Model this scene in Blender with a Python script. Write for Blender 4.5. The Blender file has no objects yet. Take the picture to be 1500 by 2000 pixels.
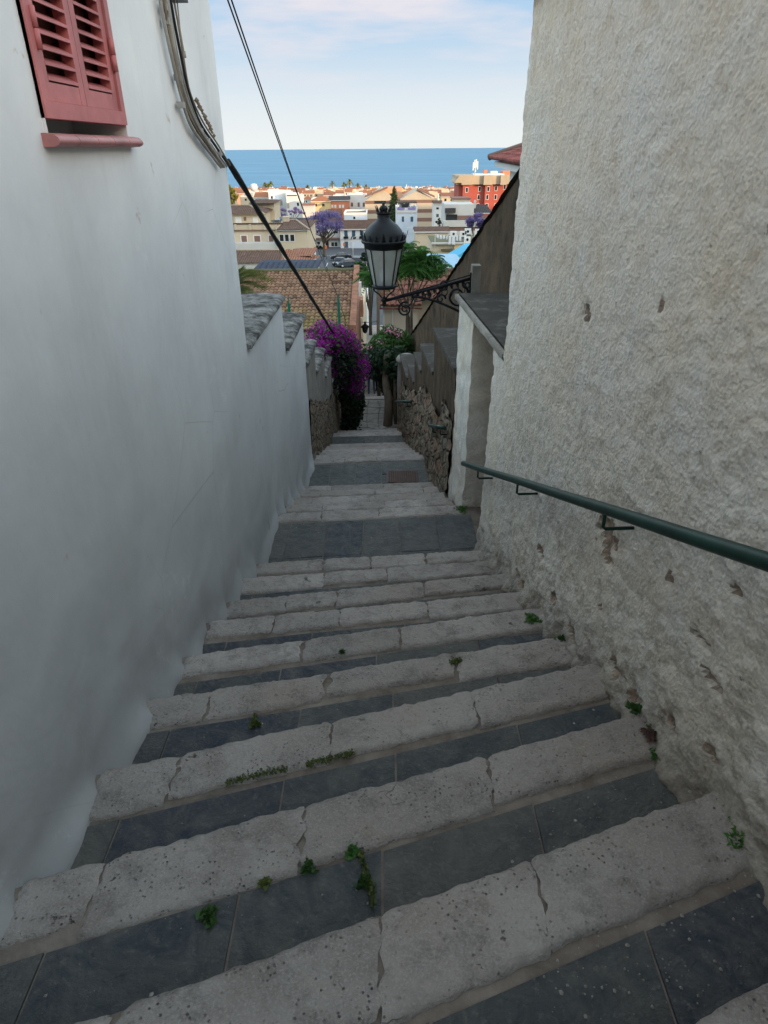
import bpy, math, random
import numpy as np
from mathutils import Vector, Matrix, noise
random.seed(7); rng = np.random.default_rng(7)
R = math.radians
scene = bpy.context.scene
COL = scene.collection

# ------------------------------------------------------------------ camera
FPX, PITCH, ROLL = 1293.0, R(28.8), R(0.48)
def ray(u, v):
    a = (u-750)/FPX; b = (1000-v)/FPX
    a2 = a*math.cos(ROLL)+b*math.sin(ROLL); b2 = -a*math.sin(ROLL)+b*math.cos(ROLL)
    return (a2, math.cos(PITCH)+b2*math.sin(PITCH), -math.sin(PITCH)+b2*math.cos(PITCH))
def atY(u, v, y):
    d = ray(u, v); t = y/d[1]; return Vector((d[0]*t, y, d[2]*t))
def atZ(u, v, z):
    d = ray(u, v); t = z/d[2]; return Vector((d[0]*t, d[1]*t, z))
def atL(u, v, a, b):
    d = ray(u, v); t = a/(d[0]-b*d[1]); return Vector((d[0]*t, d[1]*t, d[2]*t))
XL = lambda y: -1.14+0.009*y                 # alley face of the left walls
XR = lambda y: 1.125-0.055*y                 # alley face of the right walls
cam_d = bpy.data.cameras.new('camera'); cam = bpy.data.objects.new('camera', cam_d); COL.objects.link(cam)
cam_d.sensor_fit = 'VERTICAL'; cam_d.sensor_height = 36; cam_d.lens = FPX/2000*36
cam_d.clip_start = 0.05; cam_d.clip_end = 60000
cam.matrix_world = (Matrix.Rotation(math.pi/2-PITCH, 4, 'X') @ Matrix.Rotation(-ROLL, 4, 'Z'))
scene.camera = cam

# ------------------------------------------------------------------ object helpers
def tag(o, label=None, cat=None, group=None, kind=None):
    if label: o['label'] = label
    if cat: o['category'] = cat
    if group: o['group'] = group
    if kind: o['kind'] = kind
    return o
def thing(name, loc, label=None, cat=None, group=None, kind=None):
    o = bpy.data.objects.new(name, None); COL.objects.link(o); o.location = loc
    o.empty_display_size = .1
    return tag(o, label, cat, group, kind)
WL = {}
def wloc(o):
    v = Vector(o.location); 
    while o.parent: o = o.parent; v += Vector(o.location)
    return v
class MB:
    def __init__(s): s.v = []; s.f = []; s.t = []; s.m = []; s.T = None; s.tone = 0.5; s.mi = 0; s.sm = []; s.smooth = False
    def add(s, vs, fs):
        n = len(s.v)
        if s.T is not None: vs = [s.T @ Vector(p) for p in vs]
        s.v.extend([tuple(p) for p in vs])
        for f in fs:
            s.f.append(tuple(i+n for i in f)); s.t.append(s.tone); s.m.append(s.mi); s.sm.append(s.smooth)
        return n
    def box(s, x0, x1, y0, y1, z0, z1):
        s.add([(x0,y0,z0),(x1,y0,z0),(x1,y1,z0),(x0,y1,z0),(x0,y0,z1),(x1,y0,z1),(x1,y1,z1),(x0,y1,z1)],
              [(0,3,2,1),(4,5,6,7),(0,1,5,4),(1,2,6,5),(2,3,7,6),(3,0,4,7)])
    def poly(s, pts): s.add(pts, [tuple(range(len(pts)))])
    def prism(s, pts, off):                      # polygon extruded along off
        n = len(pts); o = Vector(off); a = [Vector(p) for p in pts]; b = [p+o for p in a]
        s.add(a+b, [tuple(range(n))[::-1], tuple(range(n, 2*n))]+[(i, (i+1) % n, n+(i+1) % n, n+i) for i in range(n)])
    def tube(s, pts, r, n=8, caps=True):
        pts = [Vector(p) for p in pts]; k = len(pts)
        rs = r if isinstance(r, (list, tuple)) else [r]*k
        vs = []; up = None
        for i, p in enumerate(pts):
            d = (pts[min(i+1, k-1)]-pts[max(i-1, 0)]).normalized()
            if up is None:
                up = d.orthogonal().normalized()
            up = (up-d*up.dot(d)).normalized(); w = d.cross(up)
            for j in range(n):
                a = 2*math.pi*j/n; vs.append(p+(up*math.cos(a)+w*math.sin(a))*rs[i])
        fs = [(i*n+j, i*n+(j+1) % n, (i+1)*n+(j+1) % n, (i+1)*n+j) for i in range(k-1) for j in range(n)]
        if caps: fs += [tuple(range(n))[::-1], tuple(range((k-1)*n, k*n))]
        sm = s.smooth; s.smooth = n > 4; s.add(vs, fs); s.smooth = sm
    def lathe(s, prof, c, n=20, smooth=True, rot=0):
        cx, cy, cz = c
        vs = [(cx+r*math.cos(2*math.pi*j/n+rot), cy+r*math.sin(2*math.pi*j/n+rot), cz+z) for r, z in prof for j in range(n)]
        fs = [(i*n+j, i*n+(j+1) % n, (i+1)*n+(j+1) % n, (i+1)*n+j) for i in range(len(prof)-1) for j in range(n)]
        fs += [tuple(range(n))[::-1], tuple(range((len(prof)-1)*n, len(prof)*n))]
        sm = s.smooth; s.smooth = smooth; s.add(vs, fs); s.smooth = sm
    def grid(s, P):                               # P[i][j] points
        n = len(P); m = len(P[0])
        s.add([p for row in P for p in row], [(i*m+j, i*m+j+1, (i+1)*m+j+1, (i+1)*m+j) for i in range(n-1) for j in range(m-1)])
    def build(s, name, mats, parent=None, org=None):
        if not isinstance(mats, (list, tuple)): mats = [mats]
        if parent is not None: o0 = wloc(parent)
        else: o0 = Vector(org) if org else Vector(s.v[0])
        me = bpy.data.meshes.new(name)
        me.from_pydata([(p[0]-o0.x, p[1]-o0.y, p[2]-o0.z) for p in s.v], [], s.f)
        for m in mats: me.materials.append(m)
        me.polygons.foreach_set('material_index', s.m)
        me.polygons.foreach_set('use_smooth', s.sm)
        at = me.attributes.new('tone', 'FLOAT', 'FACE'); at.data.foreach_set('value', s.t)
        o = bpy.data.objects.new(name, me); COL.objects.link(o)
        if parent is not None: o.parent = parent
        else: o.location = o0
        return o
def copy_tree(o, parent=None):
    c = o.copy(); COL.objects.link(c)
    if parent: c.parent = parent
    for ch in [x for x in bpy.data.objects if x.parent == o]: copy_tree(ch, c)
    return c
def struct(mb, name, mat, org=None):
    return tag(mb.build(name, mat, None, org), name.replace('_', ' '), kind='structure')
def nz(x, y, z, s=1.0, oct=3):
    return noise.fractal(Vector((x*s, y*s, z*s)), 0.9, 2.0, oct)

# ------------------------------------------------------------------ materials
class NT:
    def __init__(s, name):
        s.m = bpy.data.materials.new(name); s.m.use_nodes = True; s.t = s.m.node_tree
        s.b = s.t.nodes['Principled BSDF']; s.tc = s.n('ShaderNodeTexCoord')
    def n(s, typ, **kw):
        x = s.t.nodes.new(typ)
        for k, v in kw.items(): setattr(x, k, v)
        return x
    def l(s, a, b): s.t.links.new(a, b)
    def coord(s, scale=(1, 1, 1), rot=(0, 0, 0), src='Object'):
        mp = s.n('ShaderNodeMapping'); mp.inputs['Scale'].default_value = scale; mp.inputs['Rotation'].default_value = rot
        s.l(s.tc.outputs[src], mp.inputs['Vector']); return mp.outputs[0]
    def noise(s, scale, detail=5, rough=.6, vec=None, dist=0):
        x = s.n('ShaderNodeTexNoise'); x.inputs['Scale'].default_value = scale; x.inputs['Detail'].default_value = detail
        x.inputs['Roughness'].default_value = rough; x.inputs['Distortion'].default_value = dist
        s.l(vec or s.tc.outputs['Object'], x.inputs['Vector']); return x.outputs['Fac']
    def voro(s, scale, feature='F1', vec=None, out='Distance', rnd=1):
        x = s.n('ShaderNodeTexVoronoi', feature=feature); x.inputs['Scale'].default_value = scale
        x.inputs['Randomness'].default_value = rnd
        s.l(vec or s.tc.outputs['Object'], x.inputs['Vector']); return x.outputs[out]
    def ramp(s, fac, stops):
        x = s.n('ShaderNodeValToRGB'); e = x.color_ramp.elements
        while len(e) < len(stops): e.new(.5)
        for i, (p, c) in enumerate(stops):
            e[i].position = p; e[i].color = (c, c, c, 1) if not isinstance(c, tuple) else (*c, 1)
        s.l(fac, x.inputs[0]); return x.outputs[0]
    def mix(s, fac, a, b, mode='MIX'):
        x = s.n('ShaderNodeMix', data_type='RGBA', blend_type=mode)
        for v, i in ((fac, 0), (a, 6), (b, 7)):
            if isinstance(v, (int, float)): x.inputs[i].default_value = v
            elif isinstance(v, tuple): x.inputs[i].default_value = (*v, 1)
            else: s.l(v, x.inputs[i])
        return x.outputs[2]
    def math(s, op, a, b=0, c=0):
        x = s.n('ShaderNodeMath', operation=op)
        for i, v in enumerate((a, b, c)):
            if isinstance(v, (int, float)): x.inputs[i].default_value = v
            else: s.l(v, x.inputs[i])
        return x.outputs[0]
    def sep(s, vec): 
        x = s.n('ShaderNodeSeparateXYZ'); s.l(vec, x.inputs[0]); return x.outputs
    def geo(s): return s.n('ShaderNodeNewGeometry').outputs['Position']
    def attr(s, name='tone'):
        x = s.n('ShaderNodeAttribute'); x.attribute_name = name; return x.outputs['Fac']
    def bump(s, h, strength=.5, dist=.01, prev=None):
        x = s.n('ShaderNodeBump'); x.inputs['Strength'].default_value = strength; x.inputs['Distance'].default_value = dist
        s.l(h, x.inputs['Height'])
        if prev: s.l(prev, x.inputs['Normal'])
        return x.outputs[0]
    def done(s, col=None, rough=.85, normal=None, spec=.3, metal=0):
        if col is not None:
            if isinstance(col, tuple): s.b.inputs['Base Color'].default_value = (*col, 1)
            else: s.l(col, s.b.inputs['Base Color'])
        if isinstance(rough, (int, float)): s.b.inputs['Roughness'].default_value = rough
        else: s.l(rough, s.b.inputs['Roughness'])
        s.b.inputs['Specular IOR Level'].default_value = spec; s.b.inputs['Metallic'].default_value = metal
        if normal: s.l(normal, s.b.inputs['Normal'])
        return s.m
def dk(c, f): return tuple(x*f for x in c)
def simple(name, c, var=.2, scale=3, bump=.3, bscale=40, bdist=.01, rough=.85, tone=0.0, spec=.3, metal=0):
    k = NT(name)
    n = k.noise(scale, 6)
    col = k.mix(k.ramp(n, [(.3, 0.0), (.7, 1.0)]), dk(c, 1-var), dk(c, 1+var*.6))
    if tone:
        col = k.mix(1.0, col, k.ramp(k.attr(), [(0, 1-tone), (1, 1.0)]), 'MULTIPLY')
    return k.done(col, rough, k.bump(k.noise(bscale, 4), bump, bdist), spec, metal)

M = {}
# left wall: smooth white plaster with faint stains, alley shade painted in low down by the steps
k = NT('white_plaster')
pos = k.geo(); sx = k.sep(pos)
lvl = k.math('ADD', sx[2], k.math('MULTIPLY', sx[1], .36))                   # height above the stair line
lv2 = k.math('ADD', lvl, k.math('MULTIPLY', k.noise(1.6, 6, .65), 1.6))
low_shade = k.ramp(k.math('MULTIPLY_ADD', lv2, .26, .42), [(.0, 1.0), (1.0, 0.0)])
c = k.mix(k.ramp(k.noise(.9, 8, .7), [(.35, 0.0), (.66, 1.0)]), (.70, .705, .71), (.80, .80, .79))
c = k.mix(k.math('MULTIPLY', low_shade, .86), c, (.20, .20, .195))
st = k.ramp(k.noise(2.2, 7, .75, k.coord((1, 1, .18))), [(.52, 0.0), (.74, .30)])
c = k.mix(st, c, (.46, .43, .39))
c = k.mix(k.ramp(k.noise(1.4, 9, .8, dist=.3), [(.60, 0.0), (.64, .16)]), c, (.88, .88, .87))
sp = k.ramp(k.noise(7, 4, .6), [(.70, 0.0), (.74, .5)])
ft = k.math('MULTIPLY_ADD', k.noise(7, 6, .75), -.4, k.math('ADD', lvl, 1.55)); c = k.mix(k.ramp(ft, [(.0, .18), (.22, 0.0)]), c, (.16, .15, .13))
c = k.mix(sp, c, (.40, .30, .20))
crack = k.ramp(k.voro(1.1, 'DISTANCE_TO_EDGE', k.mix(.12, k.tc.outputs['Object'], k.n('ShaderNodeTexNoise').outputs['Color'])), [(0.0, .35), (.004, 0.0)])
crm = k.math('MULTIPLY', crack, k.ramp(k.noise(.8, 2), [(.5, 0.0), (.6, 1.0)]))
c = k.mix(crm, c, (.2, .19, .18))
b1 = k.bump(k.noise(3.2, 4, .5), .30, .03); b2 = k.bump(k.noise(26, 4, .55), .30, .004, b1)
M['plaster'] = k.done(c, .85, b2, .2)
# right wall: thick rough-cast render
k = NT('rough_cast_render')
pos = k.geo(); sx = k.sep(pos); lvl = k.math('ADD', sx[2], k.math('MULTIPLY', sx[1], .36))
low_shade = k.ramp(k.math('MULTIPLY_ADD', k.math('ADD', lvl, k.math('MULTIPLY', k.noise(2.2, 6, .7), 1.3)), .30, .38), [(.0, 1.0), (.95, 0.0)])  # painted shade: wall colour darkens towards the stair line
n1 = k.noise(44, 3, .5); n2 = k.noise(115, 3, .5)
pb = k.voro(70, 'SMOOTH_F1'); h = k.math('ADD', k.math('MULTIPLY', k.ramp(n1, [(.35, 0.0), (.68, 1.0)]), .5), k.math('ADD', k.math('MULTIPLY', n2, .3), k.ramp(pb, [(.1, .6), (.6, 0.0)])))
c = k.mix(k.ramp(k.noise(1.3, 8, .72), [(.36, 0.0), (.64, 1.0)]), (.86, .76, .62), (.86, .83, .775))
c = k.mix(k.ramp(k.noise(3.4, 7, .75, dist=.4), [(.52, 0.0), (.70, .50)]), c, (.62, .47, .31))
c = k.mix(k.math('MULTIPLY', k.ramp(h, [(.15, .7), (.6, 0.0)]), .45), c, (.50, .44, .35))
c = k.mix(k.math('MULTIPLY', low_shade, .60), c, (.31, .29, .265))
c = k.mix(k.ramp(k.math('ADD', lvl, k.math('MULTIPLY', k.noise(5, 6, .75), .9)), [(-0.0, 0.0), (1.0, 0.0)]) if 0 else k.math('MULTIPLY', k.ramp(k.noise(8, 8, .8), [(.50, 0.0), (.60, 1.0)]), k.math('MULTIPLY', low_shade, .55)), c, (.20, .16, .12))
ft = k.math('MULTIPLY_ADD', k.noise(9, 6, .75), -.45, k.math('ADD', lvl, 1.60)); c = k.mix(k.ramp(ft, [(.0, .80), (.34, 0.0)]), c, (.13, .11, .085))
c = k.mix(k.ramp(k.attr(), [(.6, 0.0), (.8, .85)]), c, k.mix(k.ramp(k.noise(25, 5, .7), [(.4, 0.0), (.6, 1.0)]), (.15, .12, .095), (.38, .27, .19)))
c = k.mix(k.ramp(k.noise(6.5, 8, .8), [(.64, 0.0), (.68, .75)]), c, (.11, .105, .10))
b1 = k.bump(h, .62, .0075); b2 = k.bump(k.noise(160, 3), .4, .004, b1)
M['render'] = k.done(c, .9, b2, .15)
# brown render with streaks + rubble masonry lower down
k = NT('rubble_wall')
vv = k.coord((1, 1, 1)); vd = k.mix(.09, vv, k.n('ShaderNodeTexNoise').outputs['Color'])
e = k.voro(6.5, 'DISTANCE_TO_EDGE', vd); cc = k.voro(6.5, 'F1', vd, 'Color')
s3 = k.sep(cc)
c = k.mix(s3[0], (.30, .20, .11), (.22, .19, .155)); c = k.mix(k.ramp(s3[1], [(.7, 0.0), (.85, .8)]), c, (.36, .17, .10))
c = k.mix(k.ramp(e, [(.02, 1.0), (.09, 0.0)]), c, (.10, .085, .065))
c = k.mix(.55, c, k.ramp(k.noise(14, 6, .7), [(.3, (.07, .06, .045)), (.7, (.36, .31, .24))]))
hb = k.math('ADD', k.ramp(e, [(0.0, 0.0), (.12, 1.0)]), k.noise(18, 5))
M['rubble'] = k.done(c, .92, k.bump(hb, .9, .05), .15)
def streaky(name, a, b, d, sc=(2.2, 2.2, .35)):
    k = NT(name)
    c = k.mix(k.ramp(k.noise(2.0, 7, .7, k.coord(sc)), [(.32, 0.0), (.66, 1.0)]), a, b)
    c = k.mix(k.ramp(k.noise(5, 7, .75), [(.5, 0.0), (.72, .7)]), c, d)
    return k.done(c, .92, k.bump(k.noise(26, 6, .7), .7, .015), .15)
M['brown'] = streaky('weathered_brown_render', (.040, .028, .017), (.12, .082, .052), (.018, .014, .010), (1.0, 1.0, .7))
M['grey_render'] = streaky('weathered_grey_render', (.20, .185, .16), (.34, .32, .28), (.12, .10, .08))
def lichen(name, a, b, sc, lo, hi):
    k = NT(name)
    n = k.noise(sc, 9, .72, k.coord((1, 1, 1)), .15)
    c = k.mix(k.ramp(n, [(lo, 0.0), (hi, 1.0)]), a, b)
    return k.done(c, .95, k.bump(k.noise(sc*4, 5), .5, .01), .1)
M['cap_lichen'] = lichen('lichen_stained_cap', (.05, .047, .043), (.36, .35, .33), 6, .42, .70)
M['cap_dark'] = lichen('dark_stained_cap', (.075, .068, .06), (.20, .19, .175), 5, .50, .82)
# stone nosings
k = NT('pitted_limestone')
rn = k.attr()
c = k.mix(k.ramp(k.noise(3.2, 8, .7), [(.33, 0.0), (.66, 1.0)]), (.26, .222, .195), (.50, .46, .42))
c = k.mix(1.0, c, k.ramp(rn, [(0, .78), (1, 1.05)]), 'MULTIPLY')
pn = k.voro(62, 'F1'); pit = k.ramp(pn, [(.10, 1.0), (.24, 0.0)])
pm = k.math('MULTIPLY', pit, k.ramp(k.noise(11, 4), [(.42, 0.0), (.62, 1.0)]))
c = k.mix(k.math('MULTIPLY', pm, .85), c, (.07, .06, .052))
c = k.mix(k.ramp(k.noise(1.6, 6, .75), [(.48, 0.0), (.62, .62)]), c, (.24, .185, .14)); c = k.mix(k.ramp(k.noise(7, 7, .8), [(.51, 0.0), (.64, .55)]), c, (.12, .11, .10))
big = k.ramp(k.noise(9.5, 6, .78), [(.65, 0.0), (.69, .85)])
c = k.mix(big, c, (.085, .08, .075))
spk = k.ramp(k.noise(150, 2, .5), [(.50, 0.0), (.70, .42)])
c = k.mix(spk, c, (.46, .44, .42))
vn = k.ramp(k.voro(5, 'DISTANCE_TO_EDGE', k.mix(.25, k.tc.outputs['Object'], k.n('ShaderNodeTexNoise').outputs['Color'])), [(.0, .7), (.012, 0.0)])
vm = k.math('MULTIPLY', vn, k.ramp(k.noise(2.4, 3), [(.60, 0.0), (.66, .7)])); c = k.mix(vm, c, (.10, .09, .08))
hh = k.math('SUBTRACT', k.math('MULTIPLY', k.noise(45, 6, .7), 1.0), k.math('ADD', k.math('MULTIPLY', pm, .8), k.math('ADD', big, vm)))
M['stone'] = k.done(c, .8, k.bump(k.math('ADD', hh, k.math('MULTIPLY', k.noise(20, 5, .65), .8)), 1.0, .016), .25)
# slate slabs
k = NT('slate_slab')
rn = k.attr()
c = k.ramp(rn, [(0, (.028, .036, .052)), (.35, (.043, .052, .058)), (.7, (.066, .068, .065)), (1, (.092, .088, .080))])
c = k.mix(k.ramp(k.noise(6, 8, .75, dist=1.2), [(.40, 0.0), (.66, .6)]), c, (.15, .145, .125))
c = k.mix(k.ramp(k.noise(2.3, 6, .7), [(.5, 0.0), (.72, .55)]), c, (.05, .055, .06))
dots = k.ramp(k.voro(14, 'F1'), [(.05, 1.0), (.085, 0.0)])
c = k.mix(k.ramp(k.noise(38, 5, .8), [(.55, 0.0), (.72, .6)]), c, (.20, .19, .17))
c = k.mix(k.math('MULTIPLY', dots, k.ramp(k.noise(1.7, 2), [(.5, 0.0), (.55, .8)])), c, (.42, .41, .38))
M['slate'] = k.done(c, k.ramp(k.noise(12, 5), [(.3, .5), (.7, .85)]), k.bump(k.math('ADD', k.noise(14, 8, .72, dist=1.5), k.noise(60, 4, .6)), .9, .012), .35)
k = NT('cement_mortar')
c = k.mix(k.ramp(k.noise(5, 7, .7), [(.35, 0.0), (.65, 1.0)]), (.125, .10, .08), (.25, .215, .18))
c = k.mix(k.ramp(k.noise(3, 5, .7), [(.56, 0.0), (.66, .6)]), c, (.055, .055, .04))
M['mortar'] = k.done(c, .9, k.bump(k.noise(55, 6), .6, .01), .15)
M['green_metal'] = simple('dark_green_paint', (.007, .036, .026), .35, 8, .3, 60, .002, .42, spec=.22)
M['iron'] = simple('black_cast_iron', (.006, .008, .010), .3, 12, .3, 70, .002, .5, spec=.3)
k = NT('hazy_lamp_glass'); k.b.inputs['Transmission Weight'].default_value = .55; k.b.inputs['Alpha'].default_value = .62
M['glass'] = k.done(k.mix(k.ramp(k.noise(4, 5), [(.3, 0.0), (.8, .6)]), (.66, .68, .66), (.45, .46, .42)), .35, None, .5)
M['red_paint'] = simple('faded_red_paint', (.46, .15, .145), .3, 5, .25, 60, .002, .5)
M['sill'] = simple('glazed_sill_tile', (.42, .17, .16), .3, 6, .3, 40, .003, .45)
M['cable'] = simple('black_cable', (.010, .012, .014), .2, 20, .4, 80, .003, .5)
M['cable_grey'] = simple('grey_cable', (.30, .29, .27), .35, 6, .3, 80, .002, .6)
M['cable_tan'] = simple('dirty_tan_cable', (.22, .17, .12), .4, 8, .3, 80, .002, .7)
M['asphalt'] = simple('asphalt', (.085, .09, .10), .25, .15, .3, 8, .01)
M['earth'] = simple('dry_grassy_earth', (.10, .095, .055), .5, .08, .4, 2, .05)
M['sand'] = simple('beach_sand', (.42, .35, .25), .2, .05)
M['rust'] = simple('rusty_cast_iron_cover', (.10, .058, .045), .35, 9, .5, 60, .004, .7)
M['wood'] = streaky('weathered_wooden_pole', (.10, .075, .05), (.17, .13, .09), (.05, .04, .03))
M['bark'] = streaky('tree_bark', (.07, .055, .04), (.14, .11, .08), (.04, .03, .02))
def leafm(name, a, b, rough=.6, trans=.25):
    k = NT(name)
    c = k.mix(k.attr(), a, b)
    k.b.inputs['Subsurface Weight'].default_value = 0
    m = k.done(c, rough, None, .3)
    tr = k.n('ShaderNodeBsdfTranslucent'); k.l(c, tr.inputs[0])
    mx = k.n('ShaderNodeMixShader'); mx.inputs[0].default_value = trans
    out = [x for x in k.t.nodes if x.type == 'OUTPUT_MATERIAL'][0]
    k.l(k.b.outputs[0], mx.inputs[1]); k.l(tr.outputs[0], mx.inputs[2]); k.l(mx.outputs[0], out.inputs[0])
    return m
M['leaf'] = leafm('green_leaves', (.018, .045, .014), (.07, .15, .035))
M['leaf_dark'] = leafm('dark_green_leaves', (.006, .014, .007), (.022, .05, .018))
M['leaf_bright'] = leafm('fresh_green_leaves', (.035, .10, .02), (.10, .24, .05))
M['leaf_olive'] = leafm('olive_green_leaves', (.05, .07, .02), (.16, .19, .05))
M['boug'] = leafm('bougainvillea_bracts', (.07, .002, .07), (.46, .02, .38), .7)
M['jac'] = leafm('jacaranda_blossom', (.10, .08, .20), (.27, .22, .46), .7)
M['pink'] = leafm('pink_blossom', (.45, .15, .25), (.75, .35, .45), .7)
def tilemat(name, a, b, row=.35, col=.22, ax='x', mul=1):
    k = NT(name)
    s = k.sep(k.tc.outputs['Object']); X = s[0] if ax == 'x' else s[1]; Yy = s[1] if ax == 'x' else s[0]
    w = k.math('SINE', k.math('MULTIPLY', X, 2*math.pi/col)); w2 = k.math('FRACT', k.math('DIVIDE', Yy, row))
    c = k.mix(k.ramp(k.noise(1.5, 8, .8), [(.35, 0.0), (.65, 1.0)]), a, b)
    c = k.mix(k.ramp(k.noise(5.5, 3, .6), [(.35, 0.0), (.65, .6)]), c, dk(a, .6))
    c = k.mix(k.ramp(w2, [(0.0, .65), (.16, 0.0)]), c, dk(a, .3))
    c = k.mix(k.ramp(k.math('MULTIPLY_ADD', w, .5, .5), [(0.05, .7), (.35, 0.0)]), c, dk(a, .35))
    return k.done(c, .85, k.bump(k.math('ADD', w, k.math('MULTIPLY', w2, .6)), .7, .04), .2)
M['tile_brown'] = tilemat('brown_roof_tiles', (.12, .065, .045), (.24, .14, .10), .4, .25)
M['tile_red'] = tilemat('terracotta_roof_tiles', (.30, .12, .07), (.46, .22, .13), .4, .25)
M['tile_orange'] = tilemat('orange_roof_tiles', (.42, .15, .07), (.55, .24, .12), .5, .4)
M['tile_near'] = simple('old_terracotta_tile', (.25, .105, .07), .45, 4, .5, 30, .01, .85, tone=.5)
M['slate_roof'] = tilemat('dark_blue_grey_roof', (.035, .045, .075), (.06, .075, .11), .5, .5)
M['grey_roof'] = tilemat('dark_grey_roof', (.07, .065, .065), (.11, .10, .10), .5, .4)
def paint(n, c, v=.1): M[n] = simple(n+'_wall_paint', c, v, .35, .15, 12, .01)
for n, c in dict(w_white=(.72, .71, .69), w_cream=(.62, .52, .38), w_beige=(.52, .44, .34), w_yellow=(.66, .48, .24), w_red=(.42, .10, .075), w_orange=(.60, .22, .12), w_pale=(.60, .58, .54), w_stone=(.45, .36, .26), w_brown=(.22, .13, .10), w_blue=(.62, .68, .76)).items(): paint(n, c)
for n, c in dict(w_orange2=(.62, .34, .22), w_moss=(.13, .12, .06), jac_wall=(.30, .24, .50), green_post=(.01, .16, .11)).items(): paint(n, c)
M['tile_red_near'] = simple('red_barrel_tile', (.36, .10, .08), .35, 4, .4, 30, .01, .8, tone=.5)
k = NT('mossy_old_tile')
sz = k.sep(k.geo()); c = k.mix(k.ramp(k.noise(1.2, 7, .75), [(.35, 0.0), (.68, 1.0)]), (.21, .115, .07), (.33, .20, .125))
mo = k.math('MULTIPLY', k.ramp(k.math('ADD', k.math('MULTIPLY', sz[1], -.25), k.math('ADD', k.noise(.8, 5, .7), 6.45)), [(.30, 0.0), (.75, 1.0)]), .8)
c = k.mix(mo, c, (.22, .17, .06)); c = k.mix(1.0, c, k.ramp(k.attr(), [(0, .35), (.15, .75), (1, 1.1)]), 'MULTIPLY')
M['tile_moss'] = k.done(c, .9, k.bump(k.noise(20, 5), .5, .01), .15)
M['leaf_gold'] = leafm('sunlit_leaves', (.10, .12, .02), (.30, .28, .05)); M['leaf_con'] = leafm('conifer_needles', (.02, .04, .02), (.07, .11, .04))
M['pane'] = simple('dark_window_glass', (.025, .03, .035), .3, 2, .05, 5, .01, .15, spec=.6)
M['shutter_blue'] = simple('blue_shutter_paint', (.05, .11, .16), .15, 4)
M['shutter_brown'] = simple('brown_shutter_paint', (.13, .06, .045), .15, 4)
M['frame_white'] = simple('white_trim_paint', (.75, .75, .74), .08, 4)
M['blue_sheet'] = simple('pale_blue_canvas', (.30, .46, .58), .12, 3)
M['blue_bright'] = simple('bright_blue_canvas', (.10, .42, .62), .12, 3)
M['frame_grit'] = simple('stone_crumbs', (.30, .28, .25), .4, 60)
M['cloth'] = simple('white_laundry', (.75, .77, .80), .08, 3)
M['orange_paint'] = simple('orange_traffic_paint', (.60, .16, .06), .1, 3)
M['car_dark'] = simple('dark_car_paint', (.018, .022, .028), .1, 3, 0, 5, .01, .2, spec=.7)
M['car_blue'] = simple('grey_blue_car_paint', (.05, .07, .09), .1, 3, 0, 5, .01, .2, spec=.7)
M['car_white'] = simple('white_car_paint', (.65, .66, .67), .05, 3, 0, 5, .01, .2, spec=.7)
M['rubber'] = simple('black_rubber', (.02, .02, .02), .1)
M['brick'] = simple('red_brick', (.33, .15, .09), .4, 3, .5, 20, .02)
M['skin'] = simple('skin', (.42, .24, .17), .1); M['jeans'] = simple('blue_jeans', (.05, .08, .15), .2)
M['black_cloth'] = simple('black_clothing', (.014, .014, .016), .2); M['hair'] = simple('dark_hair', (.02, .014, .01), .2)
M['grey_cloth'] = simple('grey_clothing', (.12, .12, .13), .2)
k = NT('sea_water')
v1 = k.coord((.010, .045, 1), src='Object'); v2 = k.coord((.002, .012, 1))
c = k.mix(k.ramp(k.noise(1, 8, .7, v1), [(.3, 0.0), (.7, 1.0)]), (.052, .165, .28), (.115, .28, .41))
c = k.mix(k.ramp(k.noise(1, 4, .5, v2), [(.35, 0.0), (.7, .6)]), c, (.038, .135, .24))
M['sea'] = k.done(c, .55, k.bump(k.noise(1, 8, .7, k.coord((.03, .12, 1))), .5, 1.0), .12)

# ------------------------------------------------------------------ light and sky
SUNV = Vector((.75, -.64, 0)).normalized(); EL = R(9.0)
SUNV = Vector((SUNV.x*math.cos(EL), SUNV.y*math.cos(EL), math.sin(EL)))
w = bpy.data.worlds.new('World'); scene.world = w; w.use_nodes = True
nt = w.node_tree; bg = nt.nodes['Background']
sky = nt.nodes.new('ShaderNodeTexSky'); sky.sky_type = 'NISHITA'; sky.sun_disc = False
sky.sun_elevation = EL; sky.sun_rotation = math.atan2(SUNV.x, SUNV.y)
sky.air_density = 1.0; sky.dust_density = .6; sky.ozone_density = 1.2
def wn(t, **kw):
    x = nt.nodes.new(t)
    for a, b in kw.items(): setattr(x, a, b)
    return x
tc = wn('ShaderNodeTexCoord'); sp = wn('ShaderNodeSeparateXYZ'); nt.links.new(tc.outputs['Generated'], sp.inputs[0])
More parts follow.
